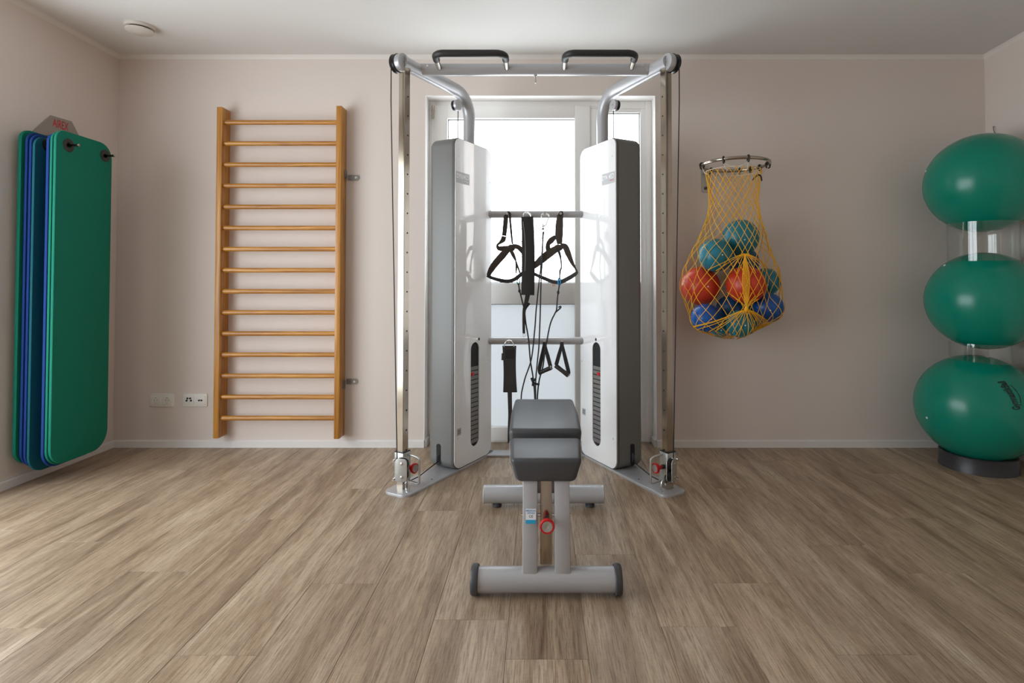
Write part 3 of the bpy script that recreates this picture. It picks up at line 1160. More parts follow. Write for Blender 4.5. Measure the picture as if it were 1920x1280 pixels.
    bm = NB(); tube(bm, [bs + n * .012 - up * .016, bs + n * .022 - up * .020, hk + up * .032], .003, 8)
    tube(bm, loop, .0032, 8, closed=True)
    obj('snap_hook', bm, M['chrome'], car)
    # cables
    bm = NB(); tube(bm, [T(s, -.064, -.029, ZARM), T(s, -.064, -.029, ZARM - .2), pcn - fx * (.026 * -s) * 1.0 + up * .05], .0027, 8)
    obj('cable', bm, M['cord'], mach)
    bm = NB(); tube(bm, [T(s, .300, -.012, .055), T(s, .10, .02, .040), T(s, .03, .03, .045)], .0027, 8)
    obj('cable', bm, M['cord'], mach)
    bm = NB(); lathe(bm, T(s, .16, .055, .012), (0, 0, 1), [(.005, 0), (.005, .0015), (0, .0015)], 10)
    obj('floor_screw', bm, M['trim'], mach)

# rear cross plate, rails, pull-up bar
bm = NB(); boxr(bm, (XC - .34, 3.245, .0), (XC + .34, 3.345, .012)); bev(bm, .002, 1)
obj('cross_plate', bm, M['silver'], mach)
YRAIL = 3.275
RZ = []
for py in (402, 638.5):
    z = at(1004, py, YRAIL).z
    RZ.append(z)
    bm = NB(); cyl(bm, (XC - .33, YRAIL, z), (XC + .33, YRAIL, z), .0225, 24)
    rail = obj('accessory_rail', bm, M['silver'], mach)
    for px in ((951, 989, 1021, 1051) if py < 500 else (954.5, 988, 1021, 1053.5)):
        hx = at(px, py, YRAIL - .03).x
        bm = NB()
        lathe(bm, (hx, YRAIL - .020, z), (0, -1, 0), [(.0045, 0), (.0045, .030), (.008, .031), (.008, .036), (0, .037)], 14)
        obj('hook_peg', bm, M['chrome'], rail)
YBAR = 2.828
zb = ZARM + .004
bm = NB(); cyl(bm, (XC - .604, YBAR, zb), (XC + .604, YBAR, zb), .0305, 28)
bar = obj('pull_up_bar', bm, M['silver'], mach)
for sx in (-1, 1):
    bm = NB(); lathe(bm, (XC + sx * .575, YBAR, zb), (sx, 0, 0), [(.031, 0), (.0316, .001), (.0316, .003), (.031, .004)], 28)
    obj('joint_collar', bm, M['zinc'], bar)
    bm = NB(); lathe(bm, (XC + sx * .553, YBAR - .029, zb + .008), (0, -1, 0), [(.006, 0), (.006, .004), (0, .005)], 12)
    obj('bolt', bm, M['chrome'], bar)
for (xa, xb) in ((824, 950), (1058, 1183.5)):
    X0 = (xa - CX) * YBAR / F
    X1 = (xb - CX) * YBAR / F
    yf = 2.655
    zg = at(885, 100, yf).z
    path = [Vector((X0, YBAR - .02, zb - .002)), Vector((X0, YBAR - .07, zb + (zg - zb) * .3))]
    for k in range(7):
        an = math.pi / 2 * k / 6
        path.append(Vector((X0 + .045 * (1 - math.cos(an)), yf + .045 * (1 - math.sin(an)), zg)))
    right = [Vector((X0 + X1 - p.x, p.y, p.z)) for p in path][::-1]
    full = path + right
    bm = NB(); tube(bm, full, .0135, 18)
    hd = obj('bar_handle', bm, M['satin'], bar)
    bm = NB(); tube(bm, [path[1] * .45 + path[2] * .55] + full[2:-2] + [right[-2] * .45 + right[-3] * .55], .0172, 18)
    obj('grip_sleeve', bm, M['black'], hd)
hx = at(1004, 136, YBAR).x
bm = NB(); tube(bm, [(hx, YBAR, zb - .028), (hx, YBAR, zb - .070)], .0035, 10)
lathe(bm, (hx, YBAR, zb - .028), (0, 0, -1), [(.009, 0), (.009, .006), (.004, .010)], 14)
obj('hanging_pin', bm, M['zinc'], bar)

# ------------------------------------------------------------------ weight bench
XB = .0235
bench = thing('weight_bench', 'low charcoal padded weight bench on silver legs before the cable machine', 'bench', (XB, 2.15, 0))
YF0, RC, RT_ = 1.838, .048, .0395
bm = NB(); cyl(bm, (XB - .226, YF0, RC), (XB + .226, YF0, RC), RT_, 40)
obj('front_foot_tube', bm, M['silver'], bench)
for sx in (-1, 1):
    bm = NB()
    lathe(bm, (XB + sx * .2235, YF0, RC), (sx, 0, 0), [(.0, 0), (.044, 0), (.0475, .003), (.048, .008), (.048, .018), (.044, .024), (0, .026)], 40)
    obj('end_cap', bm, M['cap'], bench)
YR0 = 2.545
rz = .056
bm = NB(); cyl(bm, (XB - .272, YR0, rz), (XB + .266, YR0, rz), .040, 36)
obj('rear_foot_tube', bm, M['silver'], bench)
for sx in (-1, 1):
    bm = NB()
    lathe(bm, (XB + sx * .27 - .003, YR0, rz), (sx, 0, 0), [(0, -.002), (.040, -.002), (.0405, .003), (.036, .007), (0, .008)], 36)
    obj('end_cap', bm, M['silver'], bench)
    bm = NB()
    lathe(bm, (XB + sx * .213 - .004, YR0, 0), (0, 0, 1), [(0, 0), (.020, 0), (.021, .003), (.021, .010), (.014, .016), (.014, .024), (0, .024)], 20)
    obj('levelling_foot', bm, M['cap'], bench)
leg0 = None
for x0, x1_ in ((-.0555, -.0055), (.0515, .1025)):
    bm = NB()
    lo, hi = Vector((0, YF0 - .002, .075)), Vector((0, 1.905, .365))
    prof = [(lo.y - .024, lo.z), (lo.y + .03, lo.z), (hi.y + .05, hi.z), (hi.y - .024, hi.z)]
    A = [bm.verts.new((x0, y, z)) for y, z in prof]
    B_ = [bm.verts.new((x1_, y, z)) for y, z in prof]
    for k in range(4):
        bm.faces.new([A[k], A[(k + 1) % 4], B_[(k + 1) % 4], B_[k]])
    bm.faces.new(A); bm.faces.new(B_[::-1])
    bev(bm, .004, 2)
    lg = obj('leg_plate', bm, M['silver'], bench)
    if leg0 is None:
        leg0 = lg
bm = NB()
prof = [(1.842, .092), (1.880, .092), (1.935, .36), (1.885, .36)]
A = [bm.verts.new((XB - .0195, y, z)) for y, z in prof]
B_ = [bm.verts.new((XB + .0195, y, z)) for y, z in prof]
for k in range(4):
    bm.faces.new([A[k], A[(k + 1) % 4], B_[(k + 1) % 4], B_[k]])
bm.faces.new(A); bm.faces.new(B_[::-1])
bev(bm, .003, 2)
obj('adjusting_bar', bm, M['steel'], bench)
kc = at(1026, 986, 1.80)
bm = NB(); lathe(bm, kc + Vector((0, .06, 0)), (0, -1, 0), [(.0, .044), (.010, .044), (.012, .048), (.0235, .053), (.0245, .056), (.0245, .064), (.0225, .067), (.017, .066)], 32)
kb = obj('adjusting_knob', bm, M['red'], bench)
bm = NB(); lathe(bm, kc + Vector((0, .06, 0)), (0, -1, 0), [(0, .064), (.0175, .064), (.0175, .0668), (.0025, .0668), (.0015, .066), (0, .066)], 28)
obj('knob_face', bm, M['zinc'], kb)
bm = NB(); cyl(bm, kc + Vector((0, .07, 0)), kc + Vector((0, .012, 0)), .0075, 14)
obj('plunger', bm, M['blackp'], bench)
bm = NB(); cyl(bm, kc + Vector((-.086, .085, 0)), kc + Vector((.080, .085, 0)), .006, 12)
obj('cross_bolt', bm, M['chrome'], bench)
bm = NB()
boxr(bm, (XB - .035, 1.90, .305), (XB + .035, 2.62, .352)); bev(bm, .004, 2)
obj('spine_beam', bm, M['silver'], bench)
bm = NB()
prof = [(2.51, .07), (2.57, .07), (2.62, .33), (2.55, .33)]
A = [bm.verts.new((XB - .035, y, z)) for y, z in prof]
B_ = [bm.verts.new((XB + .035, y, z)) for y, z in prof]
for k in range(4):
    bm.faces.new([A[k], A[(k + 1) % 4], B_[(k + 1) % 4], B_[k]])
bm.faces.new(A); bm.faces.new(B_[::-1])
bev(bm, .004, 2)
obj('rear_leg', bm, M['silver'], bench)


def pad(name, st, b_=.016):
    """st: list of stations (Y, half width top, z top, half width bottom, z bottom, Y shift of bottom)"""
    bm = NB()
    rings = []
    for (y, wt, zt, wb, zb_, yb) in st:
        rings.append([bm.verts.new(p) for p in ((XB - wt, y, zt), (XB + wt, y, zt), (XB + wb, y + yb, zb_), (XB - wb, y + yb, zb_))])
    for A, B_ in zip(rings, rings[1:]):
        for k in range(4):
            bm.faces.new([A[k], A[(k + 1) % 4], B_[(k + 1) % 4], B_[k]])
    bm.faces.new(rings[0][::-1]); bm.faces.new(rings[-1])
    bev(bm, b_, 4)
    return obj(name, bm, M['vinyl'], bench, 60)


seat = pad('seat_pad', [(1.855, .122, .437, .098, .355, .010), (2.100, .134, .441, .125, .355, 0)])
back = pad('back_pad', [(2.135, .143, .462, .135, .372, .01), (2.44, .150, .456, .14, .372, 0), (2.735, .147, .452, .13, .372, -.01)], .02)
for sx in (-1, 1):
    bm = NB()
    tube(bm, catmull([(XB + sx * .1335, 2.075, .433), (XB + sx * .1215, 1.862, .4265), (XB + sx * .1185, 1.853, .419), (XB + sx * .0995, 1.861, .362)], 5), .0012, 6)
    obj('seam', bm, M['stitch'], seat)
# approval sticker on the left leg plate
sc_ = at(995.5, 966.5, 1.846)
lean = Vector((0, .069, .29)).normalized()
bm = NB(); slab(bm, sc_ + Vector((0, -.004, 0)), (1, 0, 0), lean, .034, .046, .0008, .0015)
stk = obj('approval_sticker', bm, M['sticker'], bench)
nf = Vector((1, 0, 0)).cross(lean)
q0 = sc_ + Vector((0, -.004, 0)) + nf * .0008
bm = NB(); slab(bm, q0 - lean * .017, (1, 0, 0), lean, .034, .012, .0006, .0005)
obj('band', bm, M['cyan'], stk)
for body, dz, sz, mm in (('MEDICAL', .017, .0078, 'ink_b'), ('DEVICE', .0095, .0078, 'ink_b'), ('CE', -.0005, .0115, 'ink_g')):
    bm = text(body, sz, lambda x, y, dz=dz: q0 + nf * .0004 + Vector((x, 0, 0)) + lean * (y + dz), res=2)
    obj('lettering', bm, M[mm], stk)

# ------------------------------------------------------------------ accessories on the rails
YH = YRAIL - .045


def zpt(z3):
    return lambda x, y: (900 + x / 8.2545, 385 + y / 8.2545)


def ZA(x, y, w=0):
    return (900 + x / 8.2545, 385 + y / 8.2545, w / 8.2545)


def ZB_(x, y, w=0):
    return (990 + x / 8.2545, 385 + y / 8.2545, w / 8.2545)


def ZC_(x, y):
    return (900 + x / 5.82, 530 + y / 5.82)


def strap(name, pts, m, parent, Y=YH, th=.004):
    bm = NB(); ribbon(bm, pts, Y, th)
    return obj(name, bm, M[m], parent)


def cordp(name, pts, r, m, parent, Y=YH, n=6):
    bm = NB()
    P = [at(p[0], p[1], p[2] if len(p) > 2 else Y) for p in pts]
    tube(bm, catmull(P, n), r, 8)
    return obj(name, bm, M[m], parent)


h1 = thing('strap_harness', 'brown webbing sling hanging from the upper rail, nearest the left tower', 'sling', at(951, 402, YH), 'slings on the upper rail')
strap('hook_loop', [ZA(402, 165, 30), ZA(415, 125, 30), ZA(440, 108, 36), ZA(462, 135, 36), ZA(465, 200, 30)], 'belt', h1, YH - .004, .006)
strap('webbing', [ZA(402, 150, 62), ZA(392, 300, 66), ZA(374, 470, 60)], 'web', h1)
strap('webbing', [ZA(462, 180, 30), ZA(480, 380, 30), ZA(502, 600, 22)], 'web', h1)
strap('webbing', [ZA(372, 478, 66), ZA(355, 535, 70), ZA(300, 585, 34), ZA(268, 612, 26), ZA(290, 662, 60), ZA(360, 668, 74), ZA(440, 668, 80)], 'web', h1, YH + .004)
bm = NB(); P = at(*ZA(482, 658)[:2], YH); sphere(bm, P, .0235, 20, 12, (1.0, .45, .9)); obj('knot', bm, M['web'], h1)
strap('webbing', [ZA(440, 668, 80), ZA(350, 770, 100), ZA(240, 895, 96), ZA(170, 1000, 80), ZA(125, 1085, 44)], 'web', h1, YH - .002)
strap('padded_bar', [ZA(110, 1082, 44), ZA(180, 1118, 44), ZA(300, 1155, 52), ZA(430, 1172, 52), ZA(540, 1140, 54), ZA(660, 1050, 54), ZA(800, 955, 36), ZA(850, 925, 26)], 'belt', h1, YH - .012, .014)
strap('webbing', [ZA(500, 630, 60), ZA(590, 645, 66), ZA(660, 715, 64), ZA(740, 820, 42), ZA(850, 935, 24)], 'web', h1, YH - .008)
strap('webbing', [ZA(475, 690, 54), ZA(515, 770, 50), ZA(552, 850, 26)], 'web', h1, YH - .006)
strap('webbing', [ZA(552, 850, 16), ZA(562, 960, 26), ZA(556, 1050, 14)], 'web', h1, YH - .006)
strap('webbing', [ZA(552, 850, 16), ZA(585, 950, 26), ZA(620, 1045, 22)], 'web', h1, YH - .006)
c1 = at(*ZA(588, 1058)[:2], YH - .008)
bm = NB(); tube(bm, [c1 + Vector((x, 0, z)) for x, z in ((-.014, .008), (.014, .006), (.011, -.010), (-.012, -.010))], .0022, 8, closed=True); obj('buckle', bm, M['tealp'], h1)
c1 = at(*ZA(596, 1180)[:2], YH - .014)
bm = NB(); tube(bm, [c1 + Vector((.0075 * math.cos(q), 0, .018 * math.sin(q))) for q in [2 * math.pi * k / 14 for k in range(14)]], .0030, 8, closed=True); obj('carabiner', bm, M['tealp'], h1)
c1 = at(*ZA(460, 1100)[:2], YH - .010)
bm = NB(); tube(bm, [c1 + Vector((.006 * math.cos(q), 0, .011 * math.sin(q))) for q in [2 * math.pi * k / 12 for k in range(12)]], .0012, 6, closed=True); obj('wire_loop', bm, M['chrome'], h1)
cordp('cord', [ZA(596, 1200)[:2], ZC_(425, 40), ZC_(435, 95), ZC_(478, 270), ZC_(488, 330), ZC_(500, 440), ZC_(530, 620), ZC_(550, 850), ZC_(580, 1040), ZC_(598, 1255), ZC_(600, 1600)], .0042, 'cord', h1, YH - .014)
bm = NB(); sphere(bm, at(*ZC_(431, 88), YH - .014), .008, 12, 8, (1, .8, 1.4)); obj('knot', bm, M['cord'], h1)
strap('loop_end', [ZC_(488, 300) + (3.5,), ZC_(510, 262) + (3.5,), ZC_(540, 222) + (4.0,)], 'belt', h1, YH - .016)

h2 = thing('strap_harness', 'brown webbing sling with blue carabiner hanging from the upper rail, nearest the right tower', 'sling', at(1052, 402, YH), 'slings on the upper rail')
strap('hook_loop', [ZB_(480, 160, 40), ZB_(500, 120, 44), ZB_(518, 108, 46), ZB_(528, 150, 40)], 'belt', h2, YH - .004, .006)
strap('webbing', [ZB_(497, 150, 84), ZB_(485, 320, 110), ZB_(480, 470, 108), ZB_(490, 600, 66)], 'web', h2)
strap('webbing', [ZB_(430, 480, 50), ZB_(360, 540, 84), ZB_(310, 605, 60), ZB_(320, 690, 70), ZB_(400, 690, 80)], 'web', h2, YH + .004)
bm = NB(); P = at(*ZB_(470, 655)[:2], YH); sphere(bm, P, .0235, 20, 12, (1.15, .45, .85)); obj('knot', bm, M['web'], h2)
strap('webbing', [ZB_(450, 665, 90), ZB_(340, 735, 112), ZB_(220, 830, 110), ZB_(120, 920, 80), ZB_(70, 965, 50)], 'web', h2, YH - .014)
strap('webbing', [ZB_(500, 630, 74), ZB_(575, 640, 84), ZB_(620, 740, 84), ZB_(680, 880, 54), ZB_(730, 970, 26), ZB_(765, 1030, 18)], 'web', h2, YH - .004)
strap('padded_bar', [ZB_(60, 1040, 40), ZB_(150, 1085, 46), ZB_(260, 1132, 52), ZB_(390, 1180, 54), ZB_(510, 1180, 58), ZB_(640, 1120, 62), ZB_(720, 1068, 56), ZB_(765, 1028, 34)], 'cuff', h2, YH - .006, .014)
strap('webbing', [ZB_(455, 660, 44), ZB_(490, 750, 34), ZB_(510, 850, 20), ZB_(515, 960, 20), ZB_(495, 1020, 26), ZB_(490, 1150, 14)], 'belt', h2, YH - .016)
c1 = at(*ZB_(485, 1178)[:2], YH - .018)
bm = NB(); tube(bm, [c1 + Vector((.007 * math.cos(q), 0, .020 * math.sin(q))) for q in [2 * math.pi * k / 14 for k in range(14)]], .0042, 8, closed=True); obj('carabiner', bm, M['bluep'], h2)
c1 = at(*ZB_(398, 1225)[:2], YH - .010)
bm = NB(); tube(bm, [c1 + Vector((.006 * math.cos(q), 0, .009 * math.sin(q))) for q in [2 * math.pi * k / 12 for k in range(12)]], .0013, 6, closed=True); obj('wire_loop', bm, M['redball'], h2)
cordp('cord', [ZC_(866, 20), ZC_(852, 110), ZC_(842, 200), ZC_(836, 290), ZC_(822, 325), ZC_(770, 440), ZC_(732, 620), ZC_(705, 780), ZC_(685, 920), ZC_(645, 1070), ZC_(626, 1255), ZC_(615, 1600)], .0042, 'cord', h2, YH - .018)
cordp('loop_end', [ZC_(822, 325), ZC_(850, 300), ZC_(880, 272), ZC_(878, 256), ZC_(856, 268)], .0042, 'cord', h2, YH - .020)
bm = NB(); sphere(bm, at(*ZC_(853, 105), YH - .018), .008, 12, 8, (1, .8, 1.5)); obj('knot', bm, M['cord'], h2)

# black training belt between the slings
b1 = thing('training_belt', 'wide black belt with velcro edge hanging from the upper rail between the slings', 'belt', at(988, 402, YH - .02))
strap('belt_band', [(988.5, 406, 20.5), (990, 440, 21), (990.5, 490, 22), (990, 530, 22), (989.5, 553, 22)], 'belt', b1, YH - .022, .008)
bm = NB()
for k in range(30):
    p = at(980.5 + .5 * math.sin(k), 409 + k * 4.0, YH - .020)
    sphere(bm, p, .0062, 8, 6, (1.25, .7, 1.1))
obj('velcro_edge', bm, M['cuff'], b1)
strap('edge_piping', [(980.5, 415, 1.1), (984, 445, 1.1), (985, 475, 1.1), (984.2, 508, 1.1)], 'stitch', b1, YH - .0275, .002)
cc = at(988, 403, YH - .022)
bm = NB(); tube(bm, [cc + Vector((-.022, 0, -.012)), cc + Vector((-.020, 0, .004)), cc + Vector((-.008, 0, .016)), cc + Vector((.008, 0, .014)), cc + Vector((.020, 0, .002)), cc + Vector((.025, 0, -.014))], .003, 8)
obj('ring', bm, M['chrome'], b1)
strap('tail_strap', [(989.5, 552, 8), (987, 565, 7), (983.5, 578, 6), (982.3, 590, 5.2), (982, 610, 4.6), (982.3, 625, 4.4)], 'belt', b1, YH - .024, .004)
cc = at(982.5, 628.5, YH - .024)
bm = NB(); tube(bm, [cc + Vector((.007 * math.cos(q), 0, .009 * math.sin(q))) for q in [2 * math.pi * k / 12 for k in range(12)]], .0015, 6, closed=True); obj('end_ring', bm, M['chrome'], b1)

# rope with carabiner
r1 = thing('pull_rope', 'double black rope on a steel snap hook hanging from the upper rail', 'rope', at(1021, 400, YH - .01))
cc = at(1021, 411, YH - .010)
pp = [(-.008, -.036), (-.017, -.004), (-.018, .020), (-.008, .030), (.010, .030), (.027, .022), (.022, .004), (.006, -.034)]
bm = NB(); tube(bm, catmull([cc + Vector((x, 0, z)) for x, z in pp], 5, True), .0032, 8, closed=True); obj('snap_hook', bm, M['chrome'], r1)
cc = at(1018.3, 424, YH - .010)
bm = NB(); lathe(bm, cc + Vector((0, 0, .014)), (0, 0, -1), [(0, 0), (.006, .002), (.004, .010), (.007, .014), (.004, .020), (.006, .028), (0, .030)], 14); obj('swivel', bm, M['chrome'], r1)
cc = at(1018, 438, YH - .010)
bm = NB()
for sx in (-1, 1):
    box(bm, cc + Vector((sx * .0072, 0, 0)), (.004, .012, .058))
box(bm, cc + Vector((0, 0, .027)), (.018, .012, .006)); bev(bm, .001, 1)
obj('rope_clamp', bm, M['cuff'], r1)
cordp('rope', [(1018.2, 434), (1017, 460), (1014, 500), (1010.5, 530), ZC_(625, 180), ZC_(610, 330), ZC_(600, 480), ZC_(572, 760), ZC_(545, 890), ZC_(495, 1030), ZC_(462, 1160), ZC_(450, 1255), ZC_(440, 1600)], .0040, 'cord', r1, YH - .030)
cordp('rope', [(1018.5, 434), (1017.5, 460), (1016, 500), (1014.3, 530), ZC_(660, 200), ZC_(655, 400), ZC_(642, 700), ZC_(622, 900), ZC_(606, 1100), ZC_(608, 1255), ZC_(610, 1600)], .0040, 'cord', r1, YH - .034)
bm = NB()
cc = at(*ZC_(582, 1075), YH - .034)
tube(bm, [cc + Vector((-.012, 0, .020)), cc + Vector((-.004, 0, .0)), cc + Vector((.010, 0, -.014)), cc + Vector((.036, 0, -.018))], .0065, 10)
tube(bm, [cc + Vector((.012, 0, .016)), cc + Vector((-.002, 0, -.004)), cc + Vector((-.004, 0, -.026))], .006, 10)
obj('rope_knot', bm, M['cord'], r1)

# ankle cuff on the lower rail
a1 = thing('ankle_cuff', 'grey padded ankle cuff with hanging strap on the lower rail', 'ankle cuff', at(955, 640, YH - .01))
bm = NB()
c0, c9 = at(955, 648, YH - .01), at(956.5, 735, YH - .01)
wd = 24.5 * YH / F
mid_ = (c0 + c9) / 2
vs = []
for k in range(9):
    t = k / 8
    z = c0.z + (c9.z - c0.z) * t
    wv = wd * (1.06 - .12 * math.sin(math.pi * t))
    xx = c0.x + (c9.x - c0.x) * t
    vs.append([bm.verts.new((xx + sx * wv / 2, YH - .01 + dy, z)) for sx, dy in ((-1, -.003), (-.8, -.007), (.8, -.007), (1, -.003), (1, .003), (-1, .003))])
for A, B_ in zip(vs, vs[1:]):
    for k in range(6):
        bm.faces.new([A[k], A[(k + 1) % 6], B_[(k + 1) % 6], B_[k]])
bm.faces.new(vs[0][::-1]); bm.faces.new(vs[-1])
obj('cuff_body', bm, M['cuff'], a1)
cc = at(954.5, 647, YH - .022)
bm = NB(); tube(bm, catmull([cc + Vector((.029 * math.cos(q), 0, -.010 + .038 * math.sin(q))) for q in [math.pi * k / 8 for k in range(9)]], 3), .0026, 8); obj('ring', bm, M['chrome'], a1)
strap('tail_strap', [(955.5, 722, 7.5), (956, 750, 7.0), (956.5, 775, 6.5), (955.5, 800, 6.0), (955, 830, 6.0)], 'cuff', a1, YH - .020, .004)
strap('side_tag', [(942.2, 662, 3), (941.8, 675, 3)], 'cuff', a1, YH - .012, .003)
strap('patch', [(956, 655, 15), (956, 672, 15)], 'belt', a1, YH - .0185, .002)

# stirrup handles
for k, (ap, L_, R_, g0, g1, lab) in enumerate((((1021, 641), (1011.5, 690), (1032, 686), (1010.5, 699), (1033.5, 689), 'black stirrup handle on the lower rail, crossed by a cord'),
                                               ((1053.5, 641), (1043, 683), (1066, 697), (1041.5, 685), (1066, 704), 'black stirrup handle on the lower rail beside the right tower'))):
    st = thing('stirrup_handle', lab, 'handle', at(ap[0], ap[1], YH - .01), 'stirrup handles on the lower rail')
    strap('strap', [(ap[0] - .6, ap[1], 4.5), (ap[0] - 1.5, ap[1] + 9, 5), ((ap[0] + L_[0]) / 2 - .5, (ap[1] + L_[1]) / 2 + 4, 6.5), (L_[0], L_[1], 6.5), (g0[0], g0[1], 3)], 'belt', st, YH - .012)
    strap('strap', [(ap[0] + .6, ap[1], 4.5), (ap[0] + 1.5, ap[1] + 9, 5), ((ap[0] + R_[0]) / 2 + .5, (ap[1] + R_[1]) / 2 + 4, 6.5), (R_[0], R_[1], 6.5), (g1[0], g1[1], 3)], 'belt', st, YH - .015)
    P0, P1 = at(g0[0], g0[1], YH - .005), at(g1[0], g1[1], YH - .03)
    ax = (P1 - P0).normalized()
    LL = (P1 - P0).length
    bm = NB(); lathe(bm, P0, ax, [(0, -.002), (.0125, 0), (.0135, .004), (.0125, LL * .5), (.0135, LL - .004), (.0125, LL), (0, LL + .001)], 18)
    gp = obj('grip', bm, M['black'], st)
    bm = NB(); lathe(bm, P1, ax, [(.0125, -.001), (.0135, .0005), (.012, .002), (.008, .002), (.008, -.002), (0, -.002)], 18)
    obj('end_ring', bm, M['chrome'], gp)

# ------------------------------------------------------------------ ball net
YN = 3.22
ring_c = at(1378, 308.5, YN + .005)
RR = .190
hoop = thing('ball_net', 'yellow cord net hanging from a steel hoop on the back wall', 'ball net', ring_c)
bm = NB()
tube(bm, [ring_c + Vector((RR * math.cos(q), RR * math.sin(q), 0)) for q in [2 * math.pi * k / 48 for k in range(48)]], .0100, 12, closed=True)
hp = obj('hoop', bm, M['steel'], hoop)
bm = NB()
bw = ring_c + Vector((-.08, RR + .004, -.006))
slab(bm, (bw.x - .03, YB - .004, ring_c.z - .045), (1, 0, 0), (0, 0, 1), .05, .17, .006, .01)
box(bm, (bw.x - .03, YB - .028, ring_c.z - .004), (.045, .052, .02))
obj('wall_bracket', bm, M['zinc'], hp)
bm = NB(); lathe(bm, (bw.x - .03, YB - .007, ring_c.z - .105), (0, -1, 0), [(.010, 0), (.010, .006), (0, .008)], 14)
obj('bolt', bm, M['trim'], hp)
hook_angles = [-88, -128, 176, 118, 62, 42, 22, -4]
for an in hook_angles:
    a = math.radians(an)
    p = ring_c + Vector((RR * math.cos(a), RR * math.sin(a), 0))
    rad = Vector((math.cos(a), math.sin(a), 0))
    bm = NB()
    lp = [p + rad * (.0135 * math.cos(q)) + Vector((0, 0, .0135 * math.sin(q) - (.010 if math.sin(q) < -.5 else 0))) for q in [2 * math.pi * k / 14 for k in range(14)]]
    tube(bm, lp, .0045, 6, closed=True)
    obj('hook_tie', bm, M['black'], hp)

balls = [(1.177, 3.204, 1.287, 0.106, 'teal', 'teal ball on top of the pile in the net'),
         (1.006, 3.136, 1.180, 0.096, 'teal', 'teal ball above the left red ball in the net'),
         (1.241, 3.329, 1.148, 0.090, 'navy', 'dark teal ball half hidden under the topmost ball in the net'),
         (0.948, 3.234, 1.004, 0.114, 'redball', 'left red ball with white valve in the net'),
         (1.168, 3.106, 1.011, 0.110, 'redball', 'right red ball in the middle of the net'),
         (1.353, 3.274, 1.029, 0.083, 'teal', 'teal ball at the right edge of the net beside the red ball'),
         (0.939, 3.107, 0.825, 0.082, 'blue', 'blue ball under the left red ball in the net'),
         (1.310, 3.147, 0.882, 0.086, 'blue', 'blue ball low at the right edge of the net'),
         (1.267, 3.333, 0.825, 0.092, 'teal', 'teal ball behind the low right blue ball in the net'),
         (1.117, 3.064, 0.795, 0.077, 'teal', 'teal ball at the very bottom of the net'),
         (1.125, 3.240, 0.868, 0.083, 'navy', 'navy ball behind the gathered knot of the net'),
         (1.015, 3.354, 0.784, 0.071, 'redball', 'red ball mostly hidden at the bottom left of the net'),
         (1.047, 3.178, 0.766, 0.059, 'teal', 'small teal ball between the two lowest balls of the net')]
for (x, y, z, r, mm, lab) in balls:
    b_ = thing('gym_ball', lab, 'ball', (x, y, z - r), 'small balls in the net')
    bm = NB(); sphere(bm, (x, y, z), r * .985, 40, 24)
    obj('ball_skin', bm, M[mm], b_, 180)
    bm = NB()
    dv = Vector((random.uniform(-.35, .3), -1, random.uniform(-.3, .35))).normalized()
    if 'left red' in lab:
        dv = Vector((.1, -1, -.02)).normalized()
    lathe(bm, Vector((x, y, z)) + dv * r * .975, dv, [(.0042, 0), (.0042, .0025), (.002, .003), (.002, .001), (0, .001)], 12)
    obj('valve', bm, M['sticker'], b_)

# netting: two families of strands laid over the outside of the pile
axis_x, axis_y = at(1374, 450, YN).x, 3.205
zt_, zb_ = at(1374, 322, YN).z, .700
NZ, NT = 90, 72
zs = np.linspace(zt_, zb_, NZ)
th = np.linspace(0, 2 * math.pi, NT, endpoint=False)
rad = np.zeros((NZ, NT))
neck = [(zt_, .155, .0), (at(0, 345, YN).z, .142, .0), (at(0, 380, YN).z, .134, 0), (at(0, 410, YN).z, .135, 0), (at(0, 440, YN).z, .145, 0), (at(0, 480, YN).z, .13, 0), (at(0, 520, YN).z, .08, 0), (zb_, .012, 0)]
for i, z in enumerate(zs):
    pts = []
    nr = np.interp(-z, [-q[0] for q in neck], [q[1] for q in neck])
    for q in np.linspace(0, 2 * math.pi, 24, endpoint=False):
        pts.append((nr * math.cos(q), nr * .85 * math.sin(q)))
    for (x, y, bz, r, _, _) in balls:
        h2_ = r * r - (z - bz) ** 2
        if h2_ > 0:
            rr_ = math.sqrt(h2_) + .003
            for q in np.linspace(0, 2 * math.pi, 24, endpoint=False):
                pts.append((x - axis_x + rr_ * math.cos(q), y - axis_y + rr_ * math.sin(q)))
    pts = sorted(set((round(float(a), 5), round(float(b), 5)) for a, b in pts))

    def half(seq):
        hl = []
        for p in seq:
            while len(hl) >= 2 and (hl[-1][0] - hl[-2][0]) * (p[1] - hl[-2][1]) - (hl[-1][1] - hl[-2][1]) * (p[0] - hl[-2][0]) <= 0:
                hl.pop()
            hl.append(p)
        return hl
    hull = half(pts)[:-1] + half(pts[::-1])[:-1]
    for j, t in enumerate(th):
        dx, dy = math.cos(t), math.sin(t)
        best = nr
        for k in range(len(hull)):
            (ax_, ay_), (bx_, by_) = hull[k], hull[(k + 1) % len(hull)]
            ex, ey = bx_ - ax_, by_ - ay_
            den = dx * ey - dy * ex
            if abs(den) < 1e-9:
                continue
            tt = (ax_ * ey - ay_ * ex) / den
            uu = (ax_ * dy - ay_ * dx) / den
            if tt > 0 and -1e-6 <= uu <= 1 + 1e-6:
                best = max(best, tt)
        rad[i, j] = best
